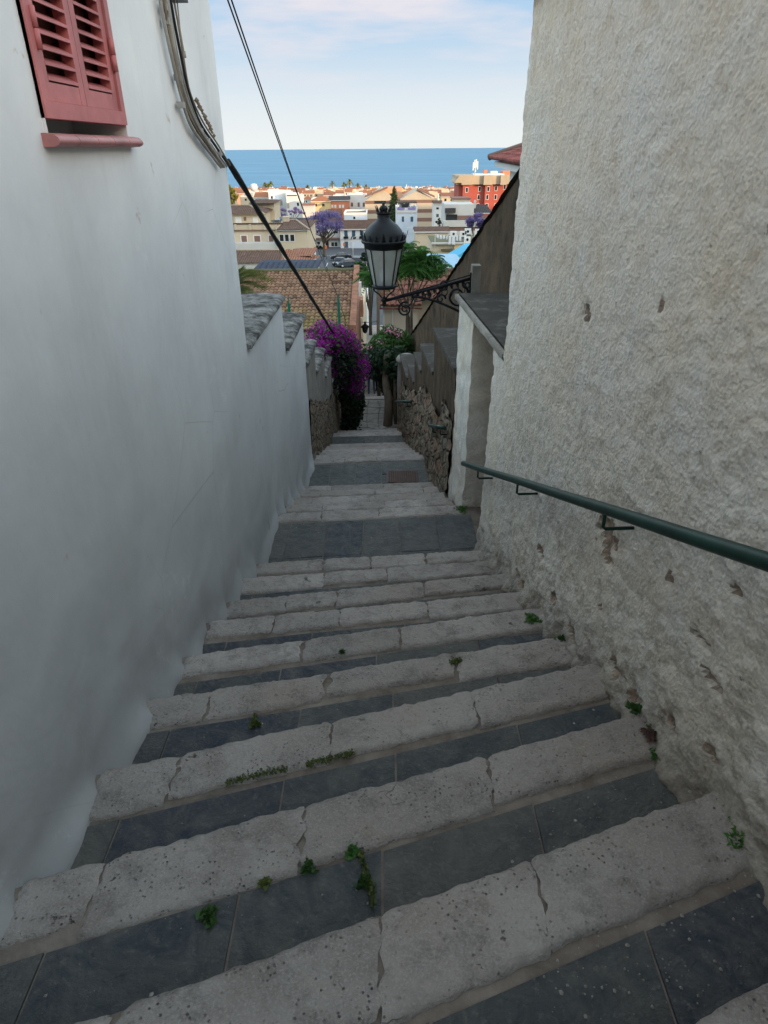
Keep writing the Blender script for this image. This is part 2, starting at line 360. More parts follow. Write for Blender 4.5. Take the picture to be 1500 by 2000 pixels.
# cloud layer: direction projected on a flat sheet high above
dv = wn('ShaderNodeMath', operation='MAXIMUM'); nt.links.new(sp.outputs[2], dv.inputs[0]); dv.inputs[1].default_value = .03
dz = wn('ShaderNodeMath', operation='ADD'); nt.links.new(dv.outputs[0], dz.inputs[0]); dz.inputs[1].default_value = .05
px = wn('ShaderNodeMath', operation='DIVIDE'); nt.links.new(sp.outputs[0], px.inputs[0]); nt.links.new(dz.outputs[0], px.inputs[1])
py = wn('ShaderNodeMath', operation='DIVIDE'); nt.links.new(sp.outputs[1], py.inputs[0]); nt.links.new(dz.outputs[0], py.inputs[1])
cb = wn('ShaderNodeCombineXYZ'); nt.links.new(px.outputs[0], cb.inputs[0]); nt.links.new(py.outputs[0], cb.inputs[1])
cb.inputs[2].default_value = 7.7
cn = wn('ShaderNodeTexNoise'); cn.inputs['Scale'].default_value = .75; cn.inputs['Detail'].default_value = 7; cn.inputs['Roughness'].default_value = .52
nt.links.new(cb.outputs[0], cn.inputs['Vector'])
cr = wn('ShaderNodeValToRGB'); cr.color_ramp.elements[0].position = .46; cr.color_ramp.elements[1].position = .66
cr.color_ramp.elements[0].color = (0, 0, 0, 1); cr.color_ramp.elements[1].color = (.85, .85, .85, 1)
nt.links.new(cn.outputs['Fac'], cr.inputs[0])
fade = wn('ShaderNodeMapRange'); fade.inputs[1].default_value = .05; fade.inputs[2].default_value = .12
nt.links.new(sp.outputs[2], fade.inputs[0])
cm = wn('ShaderNodeMath', operation='MULTIPLY'); nt.links.new(cr.outputs[0], cm.inputs[0]); nt.links.new(fade.outputs[0], cm.inputs[1])
tint = wn('ShaderNodeMix', data_type='RGBA', blend_type='MULTIPLY'); tint.inputs[0].default_value = 1
SKYT = (12.8, 10.7, 8.4)
tint.inputs[7].default_value = (*SKYT, 1); nt.links.new(sky.outputs[0], tint.inputs[6])
# horizon haze
hz = wn('ShaderNodeMapRange'); hz.inputs[1].default_value = .0; hz.inputs[2].default_value = .17; hz.inputs[3].default_value = 1; hz.inputs[4].default_value = 0
hz.interpolation_type = 'SMOOTHSTEP'
nt.links.new(sp.outputs[2], hz.inputs[0])
mh = wn('ShaderNodeMix', data_type='RGBA'); HAZE = (6.6, 6.9, 6.9); mh.inputs[7].default_value = (*HAZE, 1)
bl2 = wn('ShaderNodeMapRange'); bl2.inputs[1].default_value = .17; bl2.inputs[2].default_value = .40; bl2.interpolation_type = 'SMOOTHSTEP'
nt.links.new(sp.outputs[2], bl2.inputs[0]); mb2 = wn('ShaderNodeMix', data_type='RGBA'); mb2.inputs[6].default_value = (3.3, 4.9, 6.6, 1)
nt.links.new(bl2.outputs[0], mb2.inputs[0]); nt.links.new(tint.outputs[2], mb2.inputs[7])
nt.links.new(hz.outputs[0], mh.inputs[0]); nt.links.new(mb2.outputs[2], mh.inputs[6])
mc = wn('ShaderNodeMix', data_type='RGBA'); CLOUD = (6.6, 6.2, 6.5); mc.inputs[7].default_value = (*CLOUD, 1)
nt.links.new(cm.outputs[0], mc.inputs[0]); nt.links.new(mh.outputs[2], mc.inputs[6])
nt.links.new(mc.outputs[2], bg.inputs['Color']); bg.inputs['Strength'].default_value = .13
sd = bpy.data.lights.new('sun', 'SUN'); sd.energy = 5.0; sd.angle = R(.5); sd.color = (1, .70, .42)
so = bpy.data.objects.new('sun', sd); COL.objects.link(so)
so.rotation_euler = SUNV.to_track_quat('Z', 'Y').to_euler(); so.location = (60, -60, 40)
scene.view_settings.view_transform = 'Standard'; scene.view_settings.look = 'None'; scene.view_settings.exposure = 0

# ------------------------------------------------------------------ ground, sea
GP = [(-400, 12), (-60, 12), (-14, 2.5), (0, -2.4), (9, -5.0), (17, -7.2), (27, -10.4), (45, -13.6), (62, -16.6), (90, -19.2), (126, -20.15), (170, -20.4), (230, -23.5), (300, -26.2), (450, -31), (640, -34.6), (690, -36.5), (760, -39), (30000, -60)]
def G0(y):
    for (a, za), (b, zb) in zip(GP, GP[1:]):
        if y <= b: return za+(zb-za)*(y-a)/(b-a)
    return -60
def G(x, y):
    g = G0(y); q = x*.76-y*.65
    t = max(0, min(1, (q-24)/38)); t = t*t*(3-2*t)  # unseen ridge added behind the camera to block the low sun
    t2 = max(0, min(1, (q-90)/200)); 
    return g*(1-t)+(18.2-12*t2)*t
ys = [-400, -250, -150, -100]+[-80+4*i for i in range(30)]+[y for y in range(41, 130, 5)]+[130, 140, 155, 170, 190, 210, 230, 260, 300, 350, 450, 550, 640, 690, 760, 900]
xs = [-1500, -1000, -700, -400, -200, -120]+[-90+5*i for i in range(38)]+[120, 160, 220, 320, 500, 800, 1200, 1500]
mb = MB(); mb.smooth = True
mb.grid([[(x, y, G(x, y)) for x in xs] for y in ys]); 
mb.f = [f[::-1] for f in mb.f]
struct(mb, 'ground', M['earth'], (0, 0, 0))
mb = MB(); mb.poly([(-40000, 672, -36), (40000, 672, -36), (40000, 45000, -36), (-40000, 45000, -36)]); struct(mb, 'sea', M['sea'], (0, 700, -36))
mb = MB(); mb.poly([(-1400, 640, -34.3), (1400, 640, -34.3), (1400, 674, -35.9), (-1400, 674, -35.9)]); struct(mb, 'beach', M['sand'], (0, 650, -34.4))
# car park and street
mb = MB(); mb.poly([(-34, 124, -19.9), (6, 124, -19.9), (6, 163, -19.9), (-34, 163, -19.9)]); struct(mb, 'car_park', M['asphalt'], (-10, 140, -19.9))
mb = MB()
rows = [(76, -18.0), (84, -18.35), (92, -18.95), (104, -19.15), (116, -19.5), (127, -19.86)]
mb.grid([[(-2.6-.02*(y-76), y, z), (1.2+.02*(y-76), y, z)] for y, z in rows]); mb.f = [f[::-1] for f in mb.f]
struct(mb, 'street', M['asphalt'], (0, 76, -18))

# ------------------------------------------------------------------ the stairs
RIS = .16
NOS = {1: (.46, .37), 2: (1.02, .354), 3: (1.55, .316), 4: (2.05, .284), 5: (2.51, .213), 6: (2.98, .20), 7: (3.42, .144), 8: (3.86, .16), 9: (4.32, .117), 10: (4.75, .092), 11: (5.88, .08), 12: (6.35, .07), 13: (6.81, .065), 14: (7.28, .06), 15: (7.74, .055), 16: (8.97, .07)}
for k_ in range(17, 23): NOS[k_] = (8.97+.465*(k_-16), .05)
NOS[23] = (12.70, .03); NOS[24] = (13.17, .03); NOS[25] = (13.63, .02); NOS[26] = (14.1, .02); NOS[27] = (16.8, .02)
for k_ in range(0, -18, -1): NOS[k_] = (.46+.47*(k_-1), .37)
def ZN(k_): return -1.75-RIS*(k_-2)
stairs = thing('stairs', (0, 0, -1.6), 'stone stairway between the walls', kind='structure')
JO = {1: [-.5, .15, .62], 2: [-.62, -.02, .41], 3: [-.86, -.27, .36], 4: [-.80, -.22, .38], 5: [-.82, -.28, .35], 6: [-.45, .09], 7: [-.68, -.28, .27], 8: [-.67, -.34, .28], 9: [-.46, .02], 10: [-.5, -.12, .35], 11: [-.62, -.05]}
tread = MB(); base = MB()
for k_ in sorted(NOS):
    yy, sl = NOS[k_]; z = ZN(k_)
    xl, xr = XL(yy)-.05, XR(yy)+.06
    yN = lambda x: yy+sl*x
    pk = NOS.get(k_-1)
    yP = (lambda x: pk[0]+pk[1]*x) if pk else (lambda x: yy+sl*x-.47)
    near = -1 <= k_ <= 11
    # core block under the tread
    base.prism([(xl, yP(xl)-.12, z-.013), (xr, yP(xr)-.12, z-.013), (xr, yN(xr)-.035, z-.013), (xl, yN(xl)-.035, z-.013)], (0, 0, -.5))
    dep = .265 if k_ <= 2 else .225 if k_ <= 4 else .195
    js = JO.get(k_)
    if js is None:
        js = []; x = xl+random.uniform(.3, .6)
        while x < xr-.25: js.append(x); x += random.uniform(.4, .75)
    edges = [xl+.05+random.uniform(0, .05)]+js+[xr-.06-random.uniform(0, .05)]
    if k_ >= -1 and k_ <= 16:
        for a, b in zip(edges, edges[1:]):
            gap = random.choice([.001, .002, .004, .012]); x0, x1 = a+gap, b-gap
            seed = random.uniform(0, 90); st = .014 if near else .04
            nx = max(4, int((x1-x0)/st)); d_ = dep+random.uniform(-.03, .02)
            pr = [(-d_, -.035), (-d_+.004, -.008), (-d_+.02, .002)]
            q = 20 if near else 7
            pr += [(-d_+.02+(d_-.04)*i/q, .004) for i in range(1, q)]
            pr += [(-.02, .003), (-.007, -.004), (0, -.018), (.002, -.05), (-.002, -.085), (-.012, -.125), (-.04, -.15)]
            P = []
            for i in range(nx+1):
                s_ = i/nx; x = x0+(x1-x0)*s_; e = min(s_, 1-s_)*(x1-x0)
                row = []
                for (dy, dz_) in pr:
                    y = yN(x)+dy; zz = z+dz_
                    rr = math.exp(-e/.010)
                    zz -= .006*rr; 
                    fy = nz(x, seed, 0, 3.0, 2)*.006+nz(x, seed, zz*2, 18, 4)*.009
                    if dy > -.10: y += fy*(1+dy/.10 if dy < 0 else 1)
                    else: 
                        if dy < -d_+.03: y += nz(x, seed+9, 0, 12, 4)*.009
                    zz += .003+nz(x, y, seed, 6, 3)*.005+nz(x, y, seed, 34, 4)*.005
                    if dy > -.05: y -= .006*rr
                    xx = x+ (nz(dy*6, seed, s_ > .5, 3, 3)*.016 if e < .03 else 0)
                    row.append((xx, y, zz))
                P.append(row)
            m_ = MB(); m_.smooth = True; m_.tone = random.random(); m_.grid(P); m_.f = [f[::-1] for f in m_.f]
            m_.build('nosing_stone', M['stone'], stairs)
    else:
        m_ = MB(); m_.tone = random.random()
        m_.prism([(xl, yN(xl)-dep, z), (xr, yN(xr)-dep, z), (xr, yN(xr), z), (xl, yN(xl), z)], (0, 0, -.14)); m_.build('nosing_stone', M['stone'], stairs)
    # mortar strip level with the tiles
    if k_ >= -1:
        P = []
        for i in range(int((xr-xl)/.025)+1):
            x = xl+.025*i; row = []
            for t_ in range(11):
                y = yN(x)-.012-max(0, t_-2)*(dep+.012)/8+nz(x, 0, k_, 5, 3)*.012
                zz = z-.007+nz(x, y, k_, 12, 3)*.006 if t_ >= 2 else z-.15+.12*t_
                if t_ == 10: zz = z-.012
                row.append((x, y+nz(x, t_, k_, 4, 2)*.010, zz-(.012 if t_ > 8 else 0)))
            P.append(row)
        base.smooth = True; base.grid(P); base.smooth = False
        base.f[-(len(P)-1)*10:] = [f[::-1] for f in base.f[-(len(P)-1)*10:]]
    # slate tiles behind the nosing stones
    def slab(x0, x1, f0, f1, zt, tone):
        g = .004; tread.tone = tone
        q = [(x0+g, f0(x0)+g), (x1-g, f0(x1)+g), (x1-g, f1(x1)-g), (x0+g, f1(x0)-g)]
        tl = [random.uniform(-.005, .005) for _ in range(4)]; g = random.uniform(.003, .007)
        tread.prism([(a, b, zt+tl[i]-.03) for i, (a, b) in enumerate(q)], (0, 0, .03))
    big = (yy-yP(0)) > .8
    if big:
        y0, y1 = yP(0)+.0, yy-dep-.03
        cols = {11: [-1.05, -.90, -.55, -.20, .15, .50, .78]}.get(k_)
        if not cols:
            cols = [xl]; 
            while cols[-1] < xr-.45: cols.append(cols[-1]+.36)
            cols.append(xr)
        cols[0] = xl; cols[-1] = xr
        rws = [0, .34, 1.0] if k_ == 11 else [0, .62, 1] if k_ == 16 else [0, .5, 1]
        if k_ == 27: rws = []
        f0 = lambda x: yP(x)-.03; f1 = lambda x: yN(x)-dep-.02
        for c_ in range(len(cols)-1):
            tn = random.choice([.3, .5, .75, .6]);
            if k_ == 11: tn = [.85, .72, .1, .75, .55, .4][c_]
            for r0, r1 in zip(rws, rws[1:]):
                fa = lambda x, r0=r0: f0(x)*(1-r0)+f1(x)*r0
                fb = lambda x, r1=r1: f0(x)*(1-r1)+f1(x)*r1
                slab(cols[c_], cols[c_+1], fa, fb, z-.002, tn+random.uniform(-.06, .06))
    else:
        x = xl+random.uniform(.15, .3); cs = [xl, x]
        while cs[-1] < xr-.6: cs.append(cs[-1]+random.choice([.42, .5, .56]))
        cs.append(xr)
        for a, b in zip(cs, cs[1:]):
            slab(a, b, lambda x: yP(x)-.04, lambda x: yN(x)-dep-.02, z-.004, random.choice([.05, .25, .4, .6, .8]))
tread.build('tread', M['slate'], stairs); base.build('stair_base', M['mortar'], stairs)
# crazy paving on the long landing
mb = MB(); rr = random.Random(4)
cx = [XL(15)-.0, -.62, -.40, -.12, .12, .34]; cy = [14.0, 14.5, 15.0, 15.5, 16.0, 16.5]
gp = [[(x+rr.uniform(-.05, .05)*(0 < i < 5), y+rr.uniform(-.12, .12)*(0 < j < 5)) for i, x in enumerate(cx)] for j, y in enumerate(cy)]
for j in range(5):
    for i in range(5):
        q = [gp[j][i], gp[j][i+1], gp[j+1][i+1], gp[j+1][i]]; c0 = (sum(p[0] for p in q)/4, sum(p[1] for p in q)/4)
        q = [(c0[0]+(p[0]-c0[0])*.92, c0[1]+(p[1]-c0[1])*.93) for p in q]
        mb.tone = .55 if i == 2 else rr.uniform(.75, 1)
        mb.prism([(a, b, -5.775) for a, b in q], (0, 0, .034))
mb.build('crazy_paving', M['grey_render'], stairs)
# lower flights, far down the hill
mb = MB(); y = 16.85; z = -5.92
while y < 26: mb.tone = rr.random(); mb.box(-1.3, .5, y-.1, y+.47, z-.4, z); mb.tone = 1; y += .465; z -= .176
mb.box(-1.6, .9, y-.1, 30.5, z-.4, z); zl = z; ZLAND = z; y = 30.5
LOW = []
while y < 76:
    z -= .162; mb.box(-2.2, .5, y-.1, y+.9, z-.5, z); LOW.append((y, z)); y += .9
mb.build('lower_flight', M['grey_render'], stairs)
mb = MB()
for (y, z) in LOW: mb.box(-2.15, .45, y+.60, y+.905, z-.10, z+.012)
mb.build('lower_nosing', M['stone'], stairs)
print('low landing', zl, 'street', z)

# drain cover on the second landing
a = atZ(755, 942, -3.97); b = atZ(838, 908, -3.97)
rt = thing('drain_cover', (a.x, a.y, -3.985), 'rusty brown chequered drain cover set in the landing by the right wall', 'drain cover')
mb = MB(); mb.box(a.x, a.x+.44, a.y+.0, a.y+.40, -4.0, -3.983); mb.build('frame', M['iron'], rt)
mb = MB(); mb.box(a.x+.015, a.x+.425, a.y+.015, a.y+.385, -3.99, -3.977)
for i in range(13):
    for j in range(12): mb.box(a.x+.03+.03*i, a.x+.048+.03*i, a.y+.025+.03*j, a.y+.04+.03*j, -3.978, -3.973)
mb.build('plate', M['rust'], rt)

# ------------------------------------------------------------------ left building
def ground_line(y):        # smooth line through the nosings
    ks = sorted(NOS)
    for a, b in zip(ks, ks[1:]):
        if NOS[a][0] <= y <= NOS[b][0]:
            t = (y-NOS[a][0])/(NOS[b][0]-NOS[a][0]); return ZN(a)+(ZN(b)-ZN(a))*t
    return ZN(ks[0])+.34*(NOS[ks[0]][0]-y) if y < NOS[ks[0]][0] else ZN(27)
def lin(a, b, n): return [a+(b-a)*i/n for i in range(n+1)]
def tread_line(y, x=-1.1):      # height of the actual tread at the wall, softened at each nosing
    ks = sorted(NOS)
    for k_ in ks:
        e = NOS[k_][0]+NOS[k_][1]*x
        if y <= e:
            t = min(1, max(0, (e-y)/.10)); return ZN(k_)*t+(ZN(k_)-RIS)*(1-t)
    return ZN(27)
def left_face(y, z, amp=1):
    h = z-tread_line(y)
    # plaster swells out in a scallop beside every step
    fl = (.040+.03*nz(y, z, 31, 3, 2))*math.exp(-(max(h, 0)/.07)**1.3)+.025*math.exp(-max(h, 0)/.4)
    sc = nz(y, z, 3, 2.3, 3)*.022*math.exp(-max(h, 0)/.6)
    return XL(y)+fl+sc+nz(y, z, 5, .7, 3)*.012*amp
lb = thing('house', (-1.2, 2, -2.5), 'tall white plastered house on the left with the red shuttered window', 'house')
WY0, WY1, WZ0, WZ1 = 2.54, 3.33, .045, 1.30
mb = MB(); mb.smooth = True
def wall_patch(mb, ys, zs, f):
    mb.grid([[(f(y, z), y, z) for z in zs] for y in ys])
zlow = lambda y: ground_line(y)-.35
# below the window, either side and above
ysA = lin(-8, .2, 12)[:-1]+lin(.2, WY0, 75); ysB = lin(WY0, WY1, 24); ysC = lin(WY1, 5.3, 58)
for ysq, skip in ((ysA, False), (ysB, True), (ysC, False)):
    P = []
    for y in ysq:
        z0 = zlow(y); P.append([(left_face(y, z), y, z) for z in [z0+(WZ0-z0)*(i/74)**1.35 for i in range(75)]])
    mb.grid(P)
    if not skip: mb.grid([[(left_face(y, z), y, z) for z in lin(WZ0, WZ1, 26)] for y in ysq])
    mb.grid([[(left_face(y, z), y, z) for z in lin(WZ1, 6.2, 12)] for y in ysq])
mb.smooth = False
# end face, reveal, top and back
zs = lin(-3.6, 6.2, 60)
mb.add([(left_face(5.3, z), 5.3, z) for z in zs]+[(-6, 5.3, z) for z in zs], [(i, i+1, 61+i+1, 61+i) for i in range(60)])
mb.poly([(-1.12, -8, 6.2), (-1.12, 5.3, 6.2), (-6, 5.3, 6.2), (-6, -8, 6.2)]); mb.poly([(-6, -8, -5), (-6, 5.3, -5), (-6, 5.3, 6.2), (-6, -8, 6.2)])
mb.poly([(-1.12, -8, -5), (-6, -8, -5), (-6, -8, 6.2), (-1.12, -8, 6.2)])
xi = -1.34; xo = -1.105
for q in ([(xo, WY0, WZ0), (xi, WY0, WZ0), (xi, WY0, WZ1), (xo, WY0, WZ1)], [(xo, WY1, WZ0), (xi, WY1, WZ0), (xi, WY1, WZ1), (xo, WY1, WZ1)], [(xo, WY0, WZ0), (xo, WY1, WZ0), (xi, WY1, WZ0), (xi, WY0, WZ0)], [(xo, WY0, WZ1), (xo, WY1, WZ1), (xi, WY1, WZ1), (xi, WY0, WZ1)], [(xi, WY0, WZ0), (xi, WY1, WZ0), (xi, WY1, WZ1), (xi, WY0, WZ1)]): mb.poly(q)
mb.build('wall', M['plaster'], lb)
win = MB(); fx0, fx1 = -1.155, -1.098; z0 = WZ0+.050
for q in ((WY0-.0, WY0+.045, z0, WZ1), (WY1-.045, WY1, z0, WZ1), (WY0+.045, WY1-.045, z0, z0+.05), (WY0+.045, WY1-.045, WZ1-.05, WZ1)): win.box(fx0, fx1, q[0], q[1], q[2], q[3])
wo = win.build('window', M['red_paint'], lb)
def leaf(y0, y1):
    m_ = MB(); xa, xb = -1.15, -1.108; za, zb = z0+.052, WZ1-.055; st = .046
    m_.box(xa, xb, y0, y0+st, za, zb); m_.box(xa, xb, y1-st, y1, za, zb)
    m_.box(xa, xb-.001, y0+st, y1-st, za, za+.055); m_.box(xa, xb-.001, y0+st, y1-st, zb-.075, zb)
    zq = za+.062; 
    while zq < zb-.09:
        m_.prism([(xa-.002, y0+st, zq+.020), (xb+.001, y0+st, zq-.002), (xb+.001, y0+st, zq+.007), (xa-.002, y0+st, zq+.029)], (0, y1-y0-2*st, 0)); zq += .043
    return m_.build('shutter', M['red_paint'], wo)
ym = (WY0+WY1)/2
mbk = MB(); mbk.box(-1.20, -1.175, WY0+.01, WY1-.01, z0+.02, WZ1-.02); mbk.build('gap_shade', M['shutter_brown'], wo)  # dark sheet added to stand in for shade between the slats
l1 = leaf(WY0+.05, ym-.002); l2 = leaf(ym+.002, WY1-.05)
for o_, yq in ((l1, WY0+.047), (l2, WY1-.047)):
    for zq in (z0+.19, z0+.9):
        m_ = MB(); m_.tube([(-1.094, yq, zq), (-1.094, yq, zq+.055)], .011, 8); m_.tube([(-1.094, yq, zq+.058), (-1.094, yq, zq+.115)], .011, 8)
        m_.build('hinge', M['red_paint'], wo)
m_ = MB()
for i in range(5):
    a = WY0-.03+i*.176
    m_.smooth = True
    P = []
    for yq in (a+.002, a+.174):
        P.append([(-1.15, yq, .052), (-1.10, yq, .052), (-1.078, yq, .048), (-1.064, yq, .038), (-1.060, yq, .026), (-1.066, yq, .018), (-1.08, yq, .012), (-1.15, yq, .010)])
    m_.grid(P); m_.smooth = False; m_.poly(P[0]); m_.poly(P[1][::-1])
m_.build('window_sill', M['sill'], wo)

# ------------------------------------------------------------------ left stepped boundary walls
def stepped_left(name, segs, mat_hi, mat_lo, cap, zsplit, label, amp=1, th=.5):
    rt = thing(name, (XL(segs[0][0])-.2, segs[0][0], ground_line(segs[0][0])), label, 'wall')
    up = MB(); lo = MB()
    for (y0, y1, zt) in segs:
        ys_ = lin(y0, y1, max(8, int((y1-y0)/.05)))
        def fx(y, z): return left_face(y, z, amp) if amp == 1 else XL(y)+nz(y, z, 1, 5, 4)*.03*amp+nz(y, z, 1, 1.2, 2)*.03
        if mat_lo:
            def cut(y): return ground_line(y)+zsplit+nz(y, 0, 8, 2, 2)*.15
            lo.smooth = up.smooth = True
            lo.grid([[(fx(y, z)+.015, y, z) for z in lin(ground_line(y)-.4, cut(y), 30)] for y in ys_])
            up.grid([[(fx(y, z)*.3+XL(y)*.7, y, z) for z in lin(cut(y)-.02, zt, 16)] for y in ys_])
        else:
            up.smooth = True
            up.grid([[(fx(y, z) if z < zt-.001 else fx(y, z), y, z) for z in [ground_line(y)-.35+(zt-ground_line(y)+.35)*(i/44)**1.2 for i in range(45)]] for y in ys_])
        up.smooth = False
        xb = XL(y0)-th
        # far end face, back face
        up.poly([(fx(y1, zt), y1, zt), (xb, y1, zt), (xb, y1, zt-1.6), (XL(y1), y1, zt-1.6)])
        up.poly([(xb, y0, zt), (xb, y1, zt), (xb, y1, zt-3), (xb, y0, zt-3)])
    up.build('render_coat' if mat_lo else 'wall_face', mat_hi, rt)
    if mat_lo: lo.build('rubble_masonry', mat_lo, rt)
    for (y0, y1, zt) in segs:
        c = MB(); c.smooth = True
        P = []
        for y in lin(y0+.01, y1+.035, 16):
            row = []
            for i in range(14):
                x = XL(y)+.035-(th+.08)*i/13; e = min(i, 13-i)
                row.append((x+nz(y, i, 2, 4, 2)*.006, y, zt+.035+.02*math.sin(math.pi*i/13)+nz(x, y, 9, 7, 3)*.003-(.015 if e == 0 else 0)))
            row = [(row[0][0], row[0][1], zt-.012+nz(y, 3, 3, 8, 2)*.006)]+row
            P.append(row)
        c.grid(P); c.smooth = False
        c.add([P[-1][i] for i in range(15)]+[(P[-1][i][0], P[-1][i][1], zt-.01) for i in range(15)], [(i, i+1, 16+i, 15+i) for i in range(14)])
        c.add([P[0][i] for i in range(15)]+[(P[0][i][0], P[0][i][1], zt-.01) for i in range(15)], [(i, i+1, 16+i, 15+i) for i in range(14)])
        c.poly([(XL(y0)+.035, y0+.01, zt-.011), (XL(y1)+.035, y1+.03, zt-.011), (XL(y1)-th, y1+.03, zt-.011), (XL(y0)-th, y0+.01, zt-.011)])
        c.build('coping', cap, rt)
    return rt
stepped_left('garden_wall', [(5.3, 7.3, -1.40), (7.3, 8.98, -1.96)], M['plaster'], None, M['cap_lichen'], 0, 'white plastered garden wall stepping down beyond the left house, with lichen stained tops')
stepped_left('stone_wall', [(8.98, 10.2, -2.62), (10.2, 11.5, -3.09), (11.5, 12.75, -3.58), (12.75, 13.8, -4.08), (13.8, 15.2, -4.5)], M['grey_render'], M['rubble'], M['cap_lichen'], .85, 'brown rubble wall stepping down on the left, between the white wall and the bougainvillea', amp=.8)
mb = MB()
for i in range(8):
    y = 15.2+1.9*i; zt = -4.9-.34*1.9*i; mb.box(-1.55-.1*(i > 3), -1.05-.1*(i > 3), y, y+1.9, zt-3.2, zt)
tag(mb.build('stone_wall', M['rubble'], None, (-1.3, 15.2, -6)), 'lower rubble wall on the left side, running down below the bougainvillea', 'wall')

# ------------------------------------------------------------------ right building
CHIPS = []
for (u, v, ru, rv) in [(1190, 1052, 18, 36), (1310, 1131, 6, 17), (960, 722, 5, 12), (1148, 615, 6, 20), (1293, 597, 4, 9), (1400, 1335, 20, 9), (1372, 1248, 26, 10), (1025, 1135, 9, 8), (1090, 1170, 7, 13), (1215, 1310, 16, 12), (1250, 1375, 12, 22), (1130, 1240, 10, 9), (1440, 1160, 14, 9), (1405, 1480, 18, 12), (1060, 1080, 6, 8), (1330, 1420, 14, 8), (1180, 1190, 8, 5)]:
    c_ = atL(u, v, 1.125, -.055); e1 = atL(u+ru, v, 1.125, -.055); e2 = atL(u, v+rv, 1.125, -.055); CHIPS.append((c_.y, c_.z, abs(e1.y-c_.y)+.004, abs(e2.z-c_.z)+.004))
def chip(y, z):
    m_ = 0
    for (cy_, cz_, ry, rz_) in CHIPS:
        if abs(y-cy_) < ry*2 and abs(z-cz_) < rz_*2:
            q = math.hypot((y-cy_)/ry, (z-cz_)/rz_)+nz(y, z, 33, 14, 4)*.9
            m_ = max(m_, min(1, max(0, (1.1-q)*2.5)))
    return m_
def right_face(y, z):
    h = max(z-ground_line(y), 0); ht = max(0, z-tread_line(y, .9))
    fl = .030*math.exp(-ht/.05)+.040*math.exp(-h/.35)
    fl *= 1+.6*nz(y, z, 7, 6, 4)
    low = math.exp(-h/.5)
    ro = nz(y, z, 2, 1.1, 3)*.008+nz(y, z, 4, 6.5, 3)*.006+nz(y, z, 6, 24, 3)*.006*(1+low)
    return XR(y)-fl-ro+.022*chip(y, z)
rb = thing('house', (1.4, 2, -2.5), 'cream rough-cast house on the right with the green handrail along it', 'house')
mb = MB(); mb.smooth = True
P = []
TOPZ = .735
for y in lin(-8, .3, 20)[:-1]+lin(.3, 4.65, 280):
    z0 = ground_line(y)-.35; P.append([(right_face(y, z), y, z) for z in [z0+(TOPZ-z0)*(i/230)**1.15 for i in range(231)]])
mb.grid(P); mb.t = [.5+.5*chip(mb.v[f[0]][1], mb.v[f[0]][2]) for f in mb.f]; mb.f = [f[::-1] for f in mb.f]
mb.smooth = False
zs = lin(-3.6, TOPZ, 170)
P = [[(right_face(4.65, z)+.0, 4.65+nz(0, z, 3, 9, 3)*.006, z) for z in zs], [(right_face(4.65, z)+.3, 4.655, z) for z in zs], [(6, 4.66, z) for z in zs]]
mb.grid(P); mb.poly([(6, -8, -5), (6, 4.65, -5), (6, 4.65, TOPZ), (6, -8, TOPZ)])
mb.poly([(1.5, -8, -5), (1.5, -8, TOPZ), (6, -8, TOPZ), (6, -8, -5)]); mb.poly([(XR(-8)-.1, -8, -2), (XR(-8)-.1, -8, TOPZ), (1.6, -8, TOPZ), (1.6, -8, -2)])
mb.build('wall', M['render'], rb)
mb = MB(); yy0, yy1 = -8.1, 4.70
mb.prism([(XR(yy0)-.05, yy0, TOPZ), (XR(yy1)-.05, yy1, TOPZ), (6.1, yy1, TOPZ), (6.1, yy0, TOPZ)], (0, 0, .09)); mb.build('eaves', M['sill'], rb)
mb = MB(); mb.prism([(XR(yy0)-.02, yy0, TOPZ+.09), (3.5, yy0, TOPZ+.8), (6.1, yy0, TOPZ+.09)], (0, yy1-yy0, 0)); mb.build('roof', M['tile_brown'], rb)
# scar in the render below the middle rail bracket
# low wall with the doorway, pier and coping beyond the right house
rw = thing('garden_wall', (.9, 5, -3.1), 'cream rough-cast garden wall with a doorway recess and dark coping, joined to the right house', 'wall')
mb = MB(); mb.smooth = True
ZC = -1.32
P = [[(right_face(y, z), y, z) for z in lin(-3.6, ZC-.02, 90)] for y in lin(4.62, 5.02, 16)]; mb.grid(P); mb.f = [f[::-1] for f in mb.f]
P = [[(right_face(5.02, z)+.0+.02*i, 5.02, z) for z in lin(-3.6, ZC-.02, 90)] for i in (0, 30)]; n0 = len(mb.f); mb.grid(P)
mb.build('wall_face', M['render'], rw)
mb = MB(); mb.smooth = True
def pier_x(y, z): return XR(y)+.005-nz(y, z, 4, 6, 3)*.014-.03*math.exp(-(z+3.3)/.2 if z > -3.3 else 0)
P = [[(pier_x(y, z), y, z) for z in lin(-3.8, ZC-.02, 90)] for y in lin(5.92, 6.72, 24)]; mb.grid(P); mb.f = [f[::-1] for f in mb.f]
P = [[(pier_x(5.92, z)+x, 5.92+nz(x, z, 4, 7, 3)*.016, z) for z in lin(-3.8, ZC-.02, 90)] for x in lin(0, .55, 16)]; mb.grid(P)
P = [[(pier_x(6.72, z)+x, 6.72, z) for z in lin(-3.8, ZC-.02, 30)] for x in (0, .55)]; mb.grid(P)
mb.build('pier', M['render'], rw)
mb = MB(); mb.poly([(1.36, 4.7, -3.6), (1.30, 6.5, -3.8), (1.30, 6.5, ZC), (1.36, 4.7, ZC)]); mb.build('recess_back', M['brown'], rw)
mb = MB(); mb.prism([(.85, 5.02, -3.20), (1.35, 5.02, -3.20), (1.32, 5.92, -3.20), (.76, 5.92, -3.20)], (0, 0, -.3)); mb.build('threshold', M['mortar'], rw)
mb = MB(); mb.smooth = True
P = []
